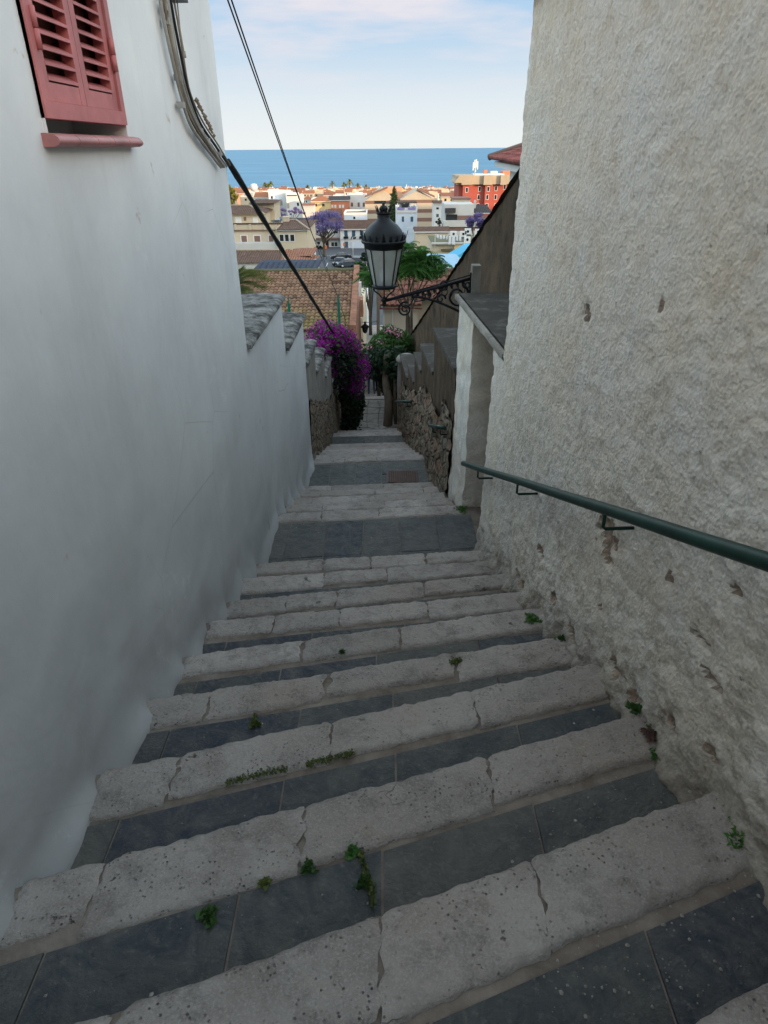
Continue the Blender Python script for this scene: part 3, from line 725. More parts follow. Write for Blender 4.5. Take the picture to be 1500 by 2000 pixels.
for y in lin(4.66, 6.86, 30):
    x0 = XR(y)-.02; row = [(x0+nz(y, 0, 1, 7, 3)*.006, y, ZC-.008+nz(y, 1, 2, 9, 2)*.006), (x0+nz(y, 0, 2, 7, 3)*.01, y, ZC+.03), (x0+.035, y, ZC+.035)]
    P.append(row)
mb.grid(P); mb.f = [f[::-1] for f in mb.f]; mb.smooth = False
mb.prism([(XR(6.86)-.02, 6.862, ZC+.035), (XR(6.86)+.62, 6.862, ZC+.035), (XR(6.86)+.62, 6.862, ZC-.04), (XR(6.86)-.02, 6.862, ZC-.04)], (0, .01, 0))
mb.poly([(XR(4.66)-.0, 4.66, ZC-.032), (XR(6.86)-.0, 6.86, ZC-.032), (1.4, 6.86, ZC-.032), (1.4, 4.66, ZC-.032)])
mb.build('coping_edge', M['grey_render'], rw)
mb = MB(); mb.smooth = True
mb.grid([[(XR(y)+.025+.6*i/10, y, ZC+.041+nz(i*.06, y, 1, 6, 3)*.006) for i in range(11)] for y in lin(4.66, 6.87, 24)]); mb.f = [f[::-1] for f in mb.f]
mb.build('coping', M['cap_dark'], rw)
# stepped brown wall on the right
rs = thing('stone_wall', (XR(8), 6.86, -4), 'brown rubble wall stepping down on the right, with dark flat copings', 'wall')
SG = [(6.70, 8.42, -2.04), (8.42, 9.82, -2.60), (9.82, 10.82, -3.0), (10.82, 12.0, -3.5), (12.0, 13.6, -3.80)]
up = MB(); lo = MB(); up.smooth = lo.smooth = True
for (y0, y1, zt) in SG:
    ys_ = lin(y0, y1, int((y1-y0)/.045)); cut = lambda y: ground_line(y)+.95+nz(y, 0, 8, 2, 2)*.25
    lo.grid([[(XR(y)-.01-nz(y, z, 1, 5.5, 4)*.04-.05*math.exp(-(z-ground_line(y)) if z > ground_line(y) else 0), y, z) for z in lin(ground_line(y)-.4, cut(y)+.06, 36)] for y in ys_])
    up.grid([[(XR(y)-nz(y, z, 1, 5, 3)*.01, y, z) for z in lin(cut(y)-.9, zt, 30)] for y in ys_])
    up.smooth = False; up.poly([(XR(y1), y1, zt), (XR(y1), y1, zt-1.3), (XR(y1)+.6, y1, zt-1.3), (XR(y1)+.6, y1, zt)]); up.smooth = True
up.build('render_coat', M['brown'], rs); lo.build('rubble_masonry', M['rubble'], rs)
for (y0, y1, zt) in SG:
    c = MB(); c.prism([(XR(y0)-.025, y0+.01, zt), (XR(y1)-.025, y1+.03, zt), (XR(y1)+.6, y1+.03, zt), (XR(y0)+.6, y0+.01, zt)], (0, 0, .045)); c.build('coping', M['cap_dark'], rs)
# end pillar, rounded top
c = MB(); c.smooth = True
px_, py_ = XR(14)+.16, 13.9
c.lathe([(.20, -2.6), (.20, -.35), (.19, -.10), (.23, -.08), (.235, -.03), (.20, .03), (.10, .07), (.01, .08)], (px_, py_, -3.90), 14)
c.build('end_pillar', M['grey_render'], rs)
# raked wall behind
RX = lambda y: XR(y)+.6
rk = thing('retaining_wall', (1.5, 10, -4), 'tall brown retaining wall on the right whose top slopes steeply downhill', 'wall')
mb = MB(); mb.smooth = True
def rz(y): return -.20-.395*(y-7.05)
P = []
for y in lin(4.4, 18.3, 130):
    P.append([(RX(y)-nz(y, z, 2, 3, 4)*.025, y, z) for z in lin(-8, rz(y)+nz(y, 0, 3, 4, 3)*.03, 60)])
mb.grid(P); mb.f = [f[::-1] for f in mb.f]
mb.smooth = False
yy_ = lin(4.4, 18.3, 40)
mb.add([(RX(y), y, rz(y)-.002) for y in yy_]+[(RX(y)+.35, y, rz(y)-.002) for y in yy_], [(i, 41+i, 42+i, i+1) for i in range(40)])
mb.poly([(RX(18.3), 18.3, rz(18.3)), (RX(18.3)+.35, 18.3, rz(18.3)), (RX(18.3)+.35, 18.3, -9), (RX(18.3), 18.3, -9)])
mb.build('wall_face', M['brown'], rk)
mb = MB(); mb.smooth = True
mb.grid([[(RX(y)-.03+.4*i/5-nz(y, i, 3, 5, 2)*.012, y, rz(y)+.03+(.03 if 0 < i < 5 else 0)+nz(y, i, 5, 6, 3)*.02) for i in range(6)] for y in lin(4.4, 18.35, 120)]); mb.f = [f[::-1] for f in mb.f]
mb.build('coping', M['cap_dark'], rk)
mb = MB()
for i in range(8):
    y = 14.3+1.9*i; zt = -4.6-.34*1.9*i; mb.box(.33-.0*i, .62, y, y+1.9, zt-3.2, zt)
tag(mb.build('stone_wall', M['rubble'], None, (.5, 14, -6)), 'lower rubble wall on the right side, below the dark tree', 'wall')

# lamp pier + wall lantern
mb = MB(); mb.smooth = False
mb.box(.90, .985, 6.92, 7.06, -2.06, -1.03); tag(mb.build('lamp_pier', M['grey_render'], None, (.94, 7, -2)), 'slim pale pier behind the dark coping that carries the lamp bracket', 'pier')
LX, LY = .02, 7.0
lt = thing('street_lamp', (.90, 7.0, -1.2), 'black iron street lantern with crowned dome on a scrolled wall bracket over the steps', 'street lamp')
zt = -.78
mb = MB()
mb.lathe([(.03, .245), (.055, .235), (.062, .205), (.062, .18), (.09, .155), (.135, .125), (.175, .08), (.20, .03), (.205, -.005), (.21, -.01), (.21, -.035), (.197, -.04), (.195, -.08), (.185, -.085)], (LX, LY, zt), 28)
mb.build('dome', M['iron'], lt)
mb = MB()
for i in range(10):
    a = 2*math.pi*i/10; c_, s_ = math.cos(a), math.sin(a)
    mb.prism([(LX+c_*.058-s_*.016, LY+s_*.058+c_*.016, zt+.235), (LX+c_*.058+s_*.016, LY+s_*.058-c_*.016, zt+.235), (LX+c_*.078, LY+s_*.078, zt+.295)], (c_*.008, s_*.008, 0))
mb.lathe([(.062, 0), (.070, .01), (.070, .022), (.058, .03)], (LX, LY, zt+.215), 20)
mb.lathe([(.03, 0), (.045, .02), (.03, .045), (.012, .055), (.018, .068), (.002, .082)], (LX, LY, zt+.245), 14)
mb.build('crown', M['iron'], lt)
mb = MB()
for i in range(20):
    a = 2*math.pi*i/20; c_, s_ = math.cos(a), math.sin(a); big_ = i % 3 == 0
    mb.prism([(LX+c_*.207-s_*.024, LY+s_*.207+c_*.024, zt-.02), (LX+c_*.207+s_*.024, LY+s_*.207-c_*.024, zt-.02), (LX+c_*(.235 if big_ else .22), LY+s_*(.235 if big_ else .22), zt+(.075 if big_ else .045))], (c_*.006, s_*.006, 0))
mb.lathe([(.213, -.04), (.222, -.03), (.222, -.018), (.213, -.008)], (LX, LY, zt), 28)
mb.build('gallery', M['iron'], lt)
gz0, gz1 = zt-.085, zt-.44; rt0, rt1 = .183, .112; NS = 8
rot = R(-90)
def ringp(r, z): return [(LX+r*math.cos(rot+2*math.pi*i/NS), LY+r*math.sin(rot+2*math.pi*i/NS), z) for i in range(NS)]
A = ringp(rt0, gz0); B = ringp(rt1, gz1)
mb = MB(); mb.add(A+B, [(i, (i+1) % NS, NS+(i+1) % NS, NS+i) for i in range(NS)]); mb.build('glass', M['glass'], lt)
mb = MB()
for i in range(NS): mb.tube([A[i], B[i]], .0065 if i % 2 else .009, 6)
for P_ in (A, B):
    for i in range(NS): mb.tube([P_[i], P_[(i+1) % NS]], .009, 6)
mb.lathe([(.118, 0), (.125, -.01), (.12, -.03), (.105, -.035)], (LX, LY, gz1+.005), 16)
for i in range(0, NS, 2):
    a = rot+2*math.pi*i/NS; c_, s_ = math.cos(a), math.sin(a)
    mb.tube([(LX+c_*.108, LY+s_*.108, gz1-.02), (LX+c_*.095, LY+s_*.095, gz1-.06), (LX+c_*.05, LY+s_*.05, gz1-.09), (LX+c_*.02, LY+s_*.02, gz1-.13)], .007, 6)
    mb.tube([(LX+c_*.108, LY+s_*.108, gz1-.02), (LX+c_*.14, LY+s_*.14, gz1-.012), (LX+c_*.15, LY+s_*.15, gz1+.012)], .006, 6)
mb.lathe([(.012, 0), (.03, -.015), (.035, -.04), (.02, -.06), (.022, -.075), (.006, -.10), (.001, -.115)], (LX, LY, gz1-.11), 12)
mb.build('frame', M['iron'], lt)
mb = MB(); mb.lathe([(.03, 0), (.045, .05), (.04, .12), (.015, .16)], (LX, LY, gz1), 12); mb.build('bulb', M['cloth'], lt)
br = MB(); zb_ = gz1-.155; z1 = -1.155
def ysl(x): return zb_+(z1-zb_)*(x-LX)/(.9-LX)
br.tube([(LX, LY, zb_), (.93, LY, z1)], .017, 8); br.tube([(LX+.1, LY, zb_+.035), (.90, LY, z1+.028)], .006, 6)
def spiral(cx, cz, r0, turns, a0, sgn=1, rad=.011):
    n = int(28*turns); pts = []
    for i in range(n+1):
        t = i/n; r = r0*(1-.82*t); a = a0+sgn*2*math.pi*turns*t; pts.append((cx+r*math.cos(a), LY, cz+r*math.sin(a)))
    br.tube(pts, [rad*(1-.4*i/n) for i in range(n+1)], 6)
spiral(.235, zb_-.085, .075, 1.8, R(70)); spiral(.77, -1.33, .12, 1.6, R(60), -1, .014); spiral(.62, -1.22, .06, 1.3, R(200), 1); spiral(.86, -1.22, .05, 1.3, R(90), 1); spiral(.46, ysl(.46)-.06, .04, 1.3, R(90), -1)
spiral(.60, -1.36, .05, 1.2, R(0), 1)
pts = []
for i in range(19):
    t = i/18; x = .30+.60*t; pts.append((x, LY, ysl(x)-.03-.36*t**1.35))
br.tube(pts, .014, 6)
pts = [(x_, LY, ysl(x_)-.025-.10*math.sin((x_-.16)*math.pi/.18)) for x_ in lin(.16, .34, 10)]
br.tube(pts, .007, 6)
for i in range(9):                                  # leaf sprigs along the arm
    x = .36+i*.058; zc = ysl(x); L_ = .03+.22*max(0, (x-.36)/.54)
    br.tube([(x, LY, zc-.01), (x+.02, LY, zc-.02-L_*.4), (x-.012, LY, zc-.02-L_*.7)], [.007, .005, .009], 5)
    br.prism([(x-.02, LY-.004, zc-.03), (x, LY-.004, zc-.015), (x+.02, LY-.004, zc-.03), (x, LY-.004, zc-.065)], (0, .008, 0))
br.box(.885, .902, 6.97, 7.03, -1.62, -1.10)
br.tube([(.3, LY, ysl(.3)-.03), (.34, LY, ysl(.34)-.09), (.44, LY, ysl(.44)-.1)], .007, 5)
br.build('bracket', M['iron'], lt)

# ------------------------------------------------------------------ handrails
def rail(pts, r, brs, label, side):
    rt = thing('handrail', pts[len(pts)//2], label, 'handrail')
    mb = MB(); mb.tube(pts, r, 16)
    mb.build('tube', M['green_metal'], rt)
    for (p, wx) in brs:
        b_ = MB(); p = Vector(p)
        b_.tube([p+Vector((0, 0, -r*.7)), p+Vector((.0, .0, -r-.055)), p+Vector((.012*side, .003, -r-.067)), Vector((wx, p.y+.01, p.z-r-.067))], .0075, 8)
        b_.build('bracket', M['green_metal'], rt)
def rp(u, v, off=.13):
    return atL(u, v, 1.125-off, -.055)
pa, pb = rp(905, 905, .12), rp(1500, 1096, .14)
d_ = (pb-pa); pts = [pa+d_*t for t in lin(0, 1.0, 14)]+[pb+d_*.35]
for p in pts[1:-1]: p.z += nz(p.y, 0, 0, 1, 1)*.004
brs = []
for uu in (.06, .27, .62, .95):
    p = pa+d_*uu; brs.append((p, XR(p.y)-.0))
p_y = [(945, 918), (1020, 950), (1190, 1008)]
brs = []
for (u, v) in p_y:
    best = min((abs(((Vector(ray(u-12, v)).normalized()).cross((pa+d_*t).normalized())).length), t) for t in lin(0, 1, 400)); p = pa+d_*best[1]; brs.append((p, XR(p.y)+.02))
rail(pts, .0235, brs, 'long dark green handrail bracketed to the right house wall', 1)
q = [(.50, 8.95, -3.02), (.48, 9.45, -3.16)]
a1, a2 = atL(868, 836, 1.125-.10, -.055), atL(833, 842, 1.125-.12, -.055)
a2 = a1+Vector((-.05, 1.35, -.50))
rail([a1, a2], .022, [(a1+(a2-a1)*.25, XR(a1.y)+.0), (a1+(a2-a1)*.8, XR(a2.y))], 'short dark green handrail on the right rubble wall, just past the cream pier', 1)
b1_, b2_ = atY(821, 792, 10.9), atY(776, 815, 12.6)
b1_.x = XR(10.9)-.10; b2_.x = XR(13.2)-.12
rail([(XR(10.3)-.1, 10.3, -3.62), (XR(13.4)-.12, 13.4, -4.70)], .022, [((XR(11)-.1, 11.0, -3.87), XR(11)), ((XR(13)-.1, 13.0, -4.57), XR(13))], 'far green handrail low on the right wall beside the end pillar', 1)

# ------------------------------------------------------------------ cables
def curve_pts(ps, n=8):
    ps = [Vector(p) for p in ps]; out = []
    for i in range(len(ps)-1):
        p0, p1, p2, p3 = ps[max(i-1, 0)], ps[i], ps[i+1], ps[min(i+2, len(ps)-1)]
        for j in range(n):
            t = j/n; out.append(.5*((2*p1)+(-p0+p2)*t+(2*p0-5*p1+4*p2-p3)*t*t+(-p0+3*p1-3*p2+p3)*t**3))
    out.append(ps[-1]); return out
A0 = Vector((-1.075, 5.28, -.08)); A1 = Vector((-.96, 13.0, -3.16))
pts = []
for i in range(41):
    t = i/40; p = A0.lerp(A1, t); p.z -= .30*math.sin(math.pi*t)**1.0*.6; p.x += .10*math.sin(math.pi*t); pts.append(p)
mb = MB(); mb.tube(pts, [.021+.003*math.sin(i*1.7) for i in range(41)], 10)
mb.tube([p+Vector((.012*math.sin(i*.9), 0, .012*math.cos(i*.9))) for i, p in enumerate(pts)], .014, 8)
tag(mb.build('overhead_cable', M['cable'], None, tuple(A0)), 'thick black cable bundle leaving the left house corner and sagging to the bougainvillea', 'cable')
p1 = atY(659, 577, 17.0); p0 = atY(452, -10, 4.0)
e0 = p0+(p0-p1)*.25
for j, (dx, nm) in enumerate(((0, 'upper thin wire of the pair running down to the green post'), (.03, 'lower thin wire of the pair running down to the green post'))):
    pts = []
    for i in range(31):
        t = i/30; p = e0.lerp(p1, t); p.z -= (.14+.04*j)*math.sin(math.pi*t); p.x += dx*(1-t)*1.0+(.03*j if t > .5 else 0)*math.sin(math.pi*t); pts.append(p)
    mb = MB(); mb.tube(pts, .0045, 6); tag(mb.build('overhead_wire', M['cable'], None, tuple(e0)), nm, 'wire')
# bundle clipped to the left wall
bl = thing('wall_cables', (-1.1, 4.6, .4), 'bundle of grey and tan cables clipped to the left house wall above the corner', 'cables')
path = [(318, -60), (330, 20), (345, 110), (362, 180), (385, 240), (412, 285), (440, 325)]
for j in range(6):
    ps = []
    for i, (u, v) in enumerate(path):
        sp_ = (j-2.5)*(5.0+1.2*math.sin(i*1.9+j)); p = atL(u+sp_*.9, v-sp_*.15, -1.14+.028+.006*(j % 3), .009); ps.append(p)
    mb = MB(); mb.tube(curve_pts(ps, 7), [.009, .007, .010, .006, .008, .005][j], 7)
    mb.build('cable', [M['cable_grey'], M['cable_tan'], M['cable_grey'], M['cable_grey'], M['cable'], M['cable_tan']][j], bl)
for (u, v) in [(320, 15), (324, 42), (346, 152), (352, 205), (388, 256), (402, 275), (425, 300)]:
    c_ = atL(u+3, v, -1.14+.03, .009); mb = MB(); mb.box(c_.x-.02, c_.x+.014, c_.y-.025, c_.y+.025, c_.z-.014, c_.z+.014); mb.build('clip', M['cable_grey'], bl)
for i in range(12):
    c_ = atL(384+3.1*i, 200+6.2*i, -1.14+.045, .009); mb = MB(); d__ = random.uniform(.008, .016); mb.lathe([(.002, -d__), (d__, 0), (.002, d__)], tuple(c_+Vector((0, random.uniform(-.01, .02), .01))), 6); mb.build('knot', M['cable_tan'], bl)
c_ = atL(346, -2, -1.14+.05, .009)
mb = MB(); mb.box(c_.x-.05, c_.x+.03, c_.y-.10, c_.y+.11, c_.z, c_.z+.14); tag(mb.build('junction_box', M['iron'], None, tuple(c_)), 'black junction box at the top of the left wall cables', 'junction box')
ps = [atL(u, v, -1.14+.04, .009) for u, v in [(345, -5), (349, 30), (352, 60), (359, 100)]]
mb = MB(); mb.tube(curve_pts(ps, 5), .004, 6); mb.tube([ps[-1], ps[-1]+Vector((0, 0, -.03))], .009, 7)
tag(mb.build('hanging_cable', M['cable_grey'], None, tuple(ps[0])), 'loose cable end hanging down the white wall beside the cable bundle', 'cable')

# ------------------------------------------------------------------ foliage helpers
def leaf_quads(C, size, aspect=1.6, droop=0, nrm=None, tone=None, flat=0.0):
    n = len(C); C = np.asarray(C)
    d = rng.normal(size=(n, 3)); d[:, 2] -= droop; d /= np.linalg.norm(d, axis=1)[:, None]
    w_ = rng.normal(size=(n, 3)); w_[:, 2] *= 1-flat; w_ = np.cross(d, w_); w_ /= np.linalg.norm(w_, axis=1)[:, None]
    s_ = size*rng.uniform(.6, 1.3, n)[:, None]
    a = C-d*s_*aspect/2; b = C+w_*s_/2; c = C+d*s_*aspect/2; e = C-w_*s_/2
    V = np.stack([a, b, c, e], 1).reshape(-1, 3)
    t = rng.random(n) if tone is None else np.clip(tone+rng.normal(0, .15, n), 0, 1)
    return V, t
def leaf_obj(name, V, t, mat, parent=None, org=None):
    n = len(V)//4; o0 = wloc(parent) if parent is not None else Vector(org)
    me = bpy.data.meshes.new(name); V = V-np.array(o0)
    me.vertices.add(4*n); me.vertices.foreach_set('co', V.ravel().astype('f'))
    me.loops.add(4*n); me.loops.foreach_set('vertex_index', np.arange(4*n, dtype='i'))
    me.polygons.add(n); me.polygons.foreach_set('loop_start', np.arange(0, 4*n, 4, dtype='i')); me.polygons.foreach_set('loop_total', np.full(n, 4, dtype='i'))
    me.update(calc_edges=True); me.materials.append(mat)
    at = me.attributes.new('tone', 'FLOAT', 'FACE'); at.data.foreach_set('value', np.asarray(t, dtype='f'))
    o = bpy.data.objects.new(name, me); COL.objects.link(o)
    if parent is not None: o.parent = parent
    else: o.location = o0
    return o
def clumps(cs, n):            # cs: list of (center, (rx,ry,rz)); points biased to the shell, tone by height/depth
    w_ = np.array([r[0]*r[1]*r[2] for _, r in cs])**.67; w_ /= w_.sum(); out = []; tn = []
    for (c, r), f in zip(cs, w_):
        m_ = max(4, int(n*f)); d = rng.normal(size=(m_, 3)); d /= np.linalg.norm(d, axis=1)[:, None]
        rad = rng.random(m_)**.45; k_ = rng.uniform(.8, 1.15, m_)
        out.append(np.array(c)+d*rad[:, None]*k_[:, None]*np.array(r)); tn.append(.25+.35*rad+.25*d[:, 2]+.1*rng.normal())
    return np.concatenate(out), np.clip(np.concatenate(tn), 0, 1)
def rclumps(c, r, k_, cr, seed=0):
    q = random.Random(seed); out = []
    for _ in range(k_):
        while True:
            p = [q.uniform(-1, 1) for _ in range(3)]
            if sum(x*x for x in p) < 1: break
        s_ = cr*q.uniform(.6, 1.3); out.append(((c[0]+p[0]*r[0], c[1]+p[1]*r[1], c[2]+p[2]*r[2]), (s_, s_, s_*.75)))
    return out
def tree(name, base, h, crown_c, crown_r, nleaf, lsize, mat, label, cat='tree', group=None, ncl=14, cr=None, trunk=.12, bark='bark', seed=0, limbs=7):
    rt = thing(name, base, label, cat, group)
    q = random.Random(seed); b = Vector(base); cc = Vector(crown_c)
    mb = MB(); top = b.lerp(cc, .8); mid = b.lerp(cc, .4)+Vector((q.uniform(-.1, .1)*h*.2, 0, 0))
    mb.tube(curve_pts([b, mid, top], 4), [trunk*(1-.6*i/8) for i in range(9)], 7)
    cl = rclumps(cc, crown_r, ncl, cr or min(crown_r)*.45, seed)
    for i in range(min(limbs, len(cl))):
        e = Vector(cl[i][0]); s_ = b.lerp(cc, q.uniform(.35, .6)); m_ = s_.lerp(e, .5)+Vector((0, 0, -.08*h*q.random()))
        mb.tube(curve_pts([s_, m_, e], 3), [trunk*.45*(1-.11*j) for j in range(7)], 5)
    mb.build('trunk', M[bark], rt)
    C, t = clumps(cl, nleaf); V, t = leaf_quads(C, lsize, 1.5, 0, tone=t); leaf_obj('crown', V, t, M[mat], rt)
    return rt

# bougainvillea tumbling over the left wall
bo = thing('bougainvillea', (-1.1, 13.4, -5.4), 'purple bougainvillea tumbling over the end of the left wall', 'shrub')
cs = [((-1.35, 12.5, -3.32), (.38, .5, .22)), ((-1.15, 13.3, -3.25), (.36, .6, .28)), ((-.9, 13.6, -3.45), (.34, .5, .35)), ((-1.3, 13.4, -3.7), (.45, .6, .4)), ((-.72, 13.9, -3.75), (.34, .5, .38)), ((-.55, 14.0, -4.15), (.30, .4, .36)), ((-.80, 13.7, -4.1), (.34, .4, .36)), ((-.62, 13.9, -4.5), (.25, .4, .30)), ((-1.05, 13.3, -3.95), (.3, .4, .3)), ((-1.65, 12.6, -3.55), (.35, .5, .25))]
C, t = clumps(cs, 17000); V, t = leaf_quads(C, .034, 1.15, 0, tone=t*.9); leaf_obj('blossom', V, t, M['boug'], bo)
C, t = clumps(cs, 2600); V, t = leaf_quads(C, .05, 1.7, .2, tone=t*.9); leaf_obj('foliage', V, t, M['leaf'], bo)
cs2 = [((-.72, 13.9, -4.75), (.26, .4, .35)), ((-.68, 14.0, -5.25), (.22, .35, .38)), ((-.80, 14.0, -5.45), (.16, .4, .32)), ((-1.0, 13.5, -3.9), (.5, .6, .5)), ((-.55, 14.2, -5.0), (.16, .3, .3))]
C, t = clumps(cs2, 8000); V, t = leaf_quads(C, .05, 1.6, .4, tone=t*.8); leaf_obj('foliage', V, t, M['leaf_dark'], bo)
mb = MB(); mb.tube(curve_pts([(-.95, 14.1, -5.9), (-.9, 14.0, -5.0), (-1.0, 13.8, -4.0)], 5), [.05-.003*i for i in range(11)], 7); mb.build('stem', M['bark'], bo)
# dark tree + oleander on the right
dt = thing('tree', (.12, 15.4, -5.8), 'dark leafy tree with a black trunk on the right edge of the lower landing', 'tree')
mb = MB(); mb.tube(curve_pts([(.10, 14.7, -5.80), (.13, 14.75, -5.2), (.06, 15, -4.7), (.1, 15.2, -4.2)], 5), [.115-.003*i for i in range(16)], 9)
mb.tube(curve_pts([(.30, 14.8, -5.80), (.27, 14.8, -5.2), (.3, 15, -4.6)], 5), [.05]*11, 7)
mb.build('trunk', M['bark'], dt)
cs = [((-.12, 15.6, -4.50), (.42, .7, .30)), ((.25, 15.4, -4.5), (.36, .6, .38)), ((-.32, 15.8, -4.72), (.24, .4, .20)), ((.22, 15.3, -4.95), (.30, .5, .26)), ((-.08, 15.5, -4.72), (.22, .4, .16)), ((.45, 15.4, -4.45), (.25, .5, .3)), ((-.15, 16.6, -4.80), (.45, .5, .30))]
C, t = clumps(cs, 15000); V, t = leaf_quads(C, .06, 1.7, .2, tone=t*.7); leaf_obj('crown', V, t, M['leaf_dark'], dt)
ol = thing('oleander', (.25, 17.0, -6), 'oleander bush with small pink flowers above the dark tree', 'shrub')
cs = [((.05, 16.7, -4.32), (.34, .5, .26)), ((.42, 16.8, -4.32), (.34, .5, .26)), ((-.25, 16.9, -4.62), (.26, .5, .22)), ((.18, 16.9, -4.12), (.22, .4, .18)), ((.55, 16.9, -4.5), (.28, .4, .26))]
C, t = clumps(cs, 6000); V, t = leaf_quads(C, .055, 3.2, -.5, tone=t); leaf_obj('foliage', V, t, M['leaf'], ol)
C, t = clumps([((-.30, 16.6, -4.42), (.14, .2, .12)), ((.42, 16.5, -4.05), (.12, .2, .10)), ((.0, 16.5, -4.2), (.2, .3, .10)), ((.2, 16.6, -3.98), (.2, .2, .12)), ((-.42, 16.5, -4.68), (.12, .2, .12))], 420); V, t = leaf_quads(C, .035, 1, 0, tone=t); leaf_obj('blossom', V, t, M['pink'], ol)
mb = MB()
for e in ((.05, -4.3), (.42, -4.3), (-.2, -4.6)): mb.tube([(.15, 17, -6.2), (.12, 17, -5.3), (e[0], 16.8, e[1])], [.03, .02, .012], 6)
mb.build('stem', M['bark'], ol)
# ailanthus with feather leaves
ai = thing('tree_of_heaven', (1.0, 22, -8.3), 'bright green tree with long feathery leaves behind the lantern', 'tree')
mb = MB(); q = random.Random(3); tips = []
for ii, (x, z) in enumerate([(.2, -3.05), (.75, -2.7), (1.2, -2.85), (1.6, -3.1), (.45, -3.3), (1.0, -3.2), (-.35, -3.5), (1.75, -3.4), (.9, -3.0)]):
    e = Vector((x, 22+q.uniform(-.6, .6), z)); mb.tube(curve_pts([(.95+.02*(ii % 2), 22, -8.3), (.85+.12*(ii % 2), 22, -6.0), (.80+.16*(ii % 2), 22, -4.6), e], 4), [.045-.0028*i for i in range(13)], 6); tips.append(e)
mb.build('trunk', M['bark'], ai)
Vs = []; ts = []
for e in tips:
    for j in range(34):
        a = q.uniform(0, 2*math.pi); el = q.uniform(-.3, 1.0); L_ = q.uniform(.42, .68)
        d0 = Vector((math.cos(a)*math.cos(el), math.sin(a)*math.cos(el)*.8, math.sin(el))); side = d0.cross(Vector((0, 0, 1))).normalized(); tn = q.uniform(.1, 1)
        for i in range(1, 13):
            s_ = i/12; p = e+d0*L_*s_+Vector((0, 0, -.42*s_*s_*L_*1.3)); 
            for sg in (-1, 1):
                lf = side*sg*.17*(1-.45*abs(s_-.45)*1.6)+Vector((0, 0, -.045)); w_ = (d0*.024)
                Vs += [p-w_*.3, p+lf*.5-w_, p+lf, p+lf*.5+w_]; ts.append(min(1, max(0, tn+q.uniform(-.15, .15))))
C, t = clumps([((1.05, 22, -3.25), (.75, .5, .42)), ((.35, 22, -3.35), (.5, .5, .3)), ((1.55, 22, -3.4), (.45, .4, .28)), ((-.3, 22, -3.65), (.3, .3, .25))], 4200); V2, t2 = leaf_quads(C, .06, 2.6, .6, tone=t*.75)
leaf_obj('crown', np.concatenate([np.array([tuple(v) for v in Vs]), V2]), list(ts)+list(t2), M['leaf_bright'], ai)
# palm-like fronds left over the garden wall
pl = thing('palm', (-2.9, 12.0, -4.5), 'olive green palm fronds showing between the left house and its garden wall', 'palm')
mb = MB(); mb.tube([(-2.9, 12, -4.8), (-2.85, 12, -2.1)], [.14, .11], 9); mb.build('trunk', M['bark'], pl)
Vs = []; ts = []
for j in range(46):
    a = q.uniform(0, 2*math.pi); el = q.uniform(-.4, 1.3); L_ = q.uniform(.65, .95); e = Vector((-2.75, 12, -2.1))
    d0 = Vector((math.cos(a)*math.cos(el), math.sin(a)*math.cos(el), math.sin(el))); side = d0.cross(Vector((0, 0, 1))).normalized(); tn = q.uniform(0, 1)
    for i in range(3, 26):
        s_ = i/25; p = e+d0*L_*s_+Vector((0, 0, -.55*s_*s_*L_))
        for sg in (-1, 1):
            lf = side*sg*.26*(1.05-s_)+d0*.22; w_ = side.cross(lf).normalized()*.0065
            Vs += [p-w_*.5, p+lf*.5-w_, p+lf, p+lf*.5+w_]; ts.append(min(1, max(0, tn+q.uniform(-.2, .2))))
leaf_obj('crown', np.array([tuple(v) for v in Vs]), ts, M['leaf_olive'], pl)

# weeds in the joints
def weed(p, n, r, mat, label, name='weed'):
    p = Vector(p); cc_ = []
    for _ in range(int(n*1.5)):
        a_ = random.uniform(0, 6.283); q_ = r*1.5*random.random()**.8*(1+.5*math.sin(a_*3+p.x*40)); cc_.append(p+Vector((q_*math.cos(a_), q_*math.sin(a_), .004+r*.9*random.random()*(1-.5*q_/r))))
    C = np.array(cc_)
    V, t = leaf_quads(C, .016, 1.8, -.3, tone=.5); tag(leaf_obj(name, V, t, M[mat], None, tuple(p)), label, 'weed', 'weeds growing in the cracks of the steps')
def onstep(u, v):
    for k_ in sorted(NOS):
        p = atZ(u, v, ZN(k_)); 
        if p.y <= NOS[k_][0]+NOS[k_][1]*p.x+.02: return p
    return atZ(u, v, -5)
for (u, v, n, r, mt, lb_) in [(1040, 1212, 130, .03, 'leaf_bright', 'largest leafy green weed at the foot of the right wall beside the middle steps'), (1095, 1250, 50, .015, 'leaf', 'small green weed at the right wall just below the largest weed'), (1240, 1385, 60, .016, 'leaf', 'green weed at the right wall at the end of the third step from the bottom'), (1282, 1475, 60, .014, 'leaf_bright', 'thin green weed in the right wall joint above the corner slab'), (1450, 1635, 150, .03, 'leaf_bright', 'leafy weed at the foot of the right wall, lowest in view'), (900, 996, 90, .04, 'leaf_bright', 'green weed at the base of the doorway pier'), (858, 946, 60, .04, 'leaf_bright', 'small weed at the base of the right rubble wall near the drain cover'), (827, 880, 60, .04, 'leaf', 'small weed at the base of the right rubble wall on the far steps'), (688, 1664, 60, .012, 'leaf_bright', 'bright tuft under the step edge in the centre of the stairs'), (602, 1697, 50, .012, 'leaf', 'tuft under the step edge left of the bright centre tuft'), (518, 1727, 30, .009, 'leaf_olive', 'faded olive tuft under the step edge, left of the other two tufts'), (712, 1725, 70, .014, 'leaf', 'moss tuft in the slab joint below the centre tuft'), (408, 1790, 60, .014, 'leaf', 'moss tuft in the slab joint on the lower left'), (497, 1415, 50, .012, 'leaf_olive', 'moss in the slab joint on the left of the fourth step'), (668, 1275, 26, .010, 'leaf', 'tiny tuft on the upper middle step')]:
    weed(onstep(u, v), n, r, mt, lb_)
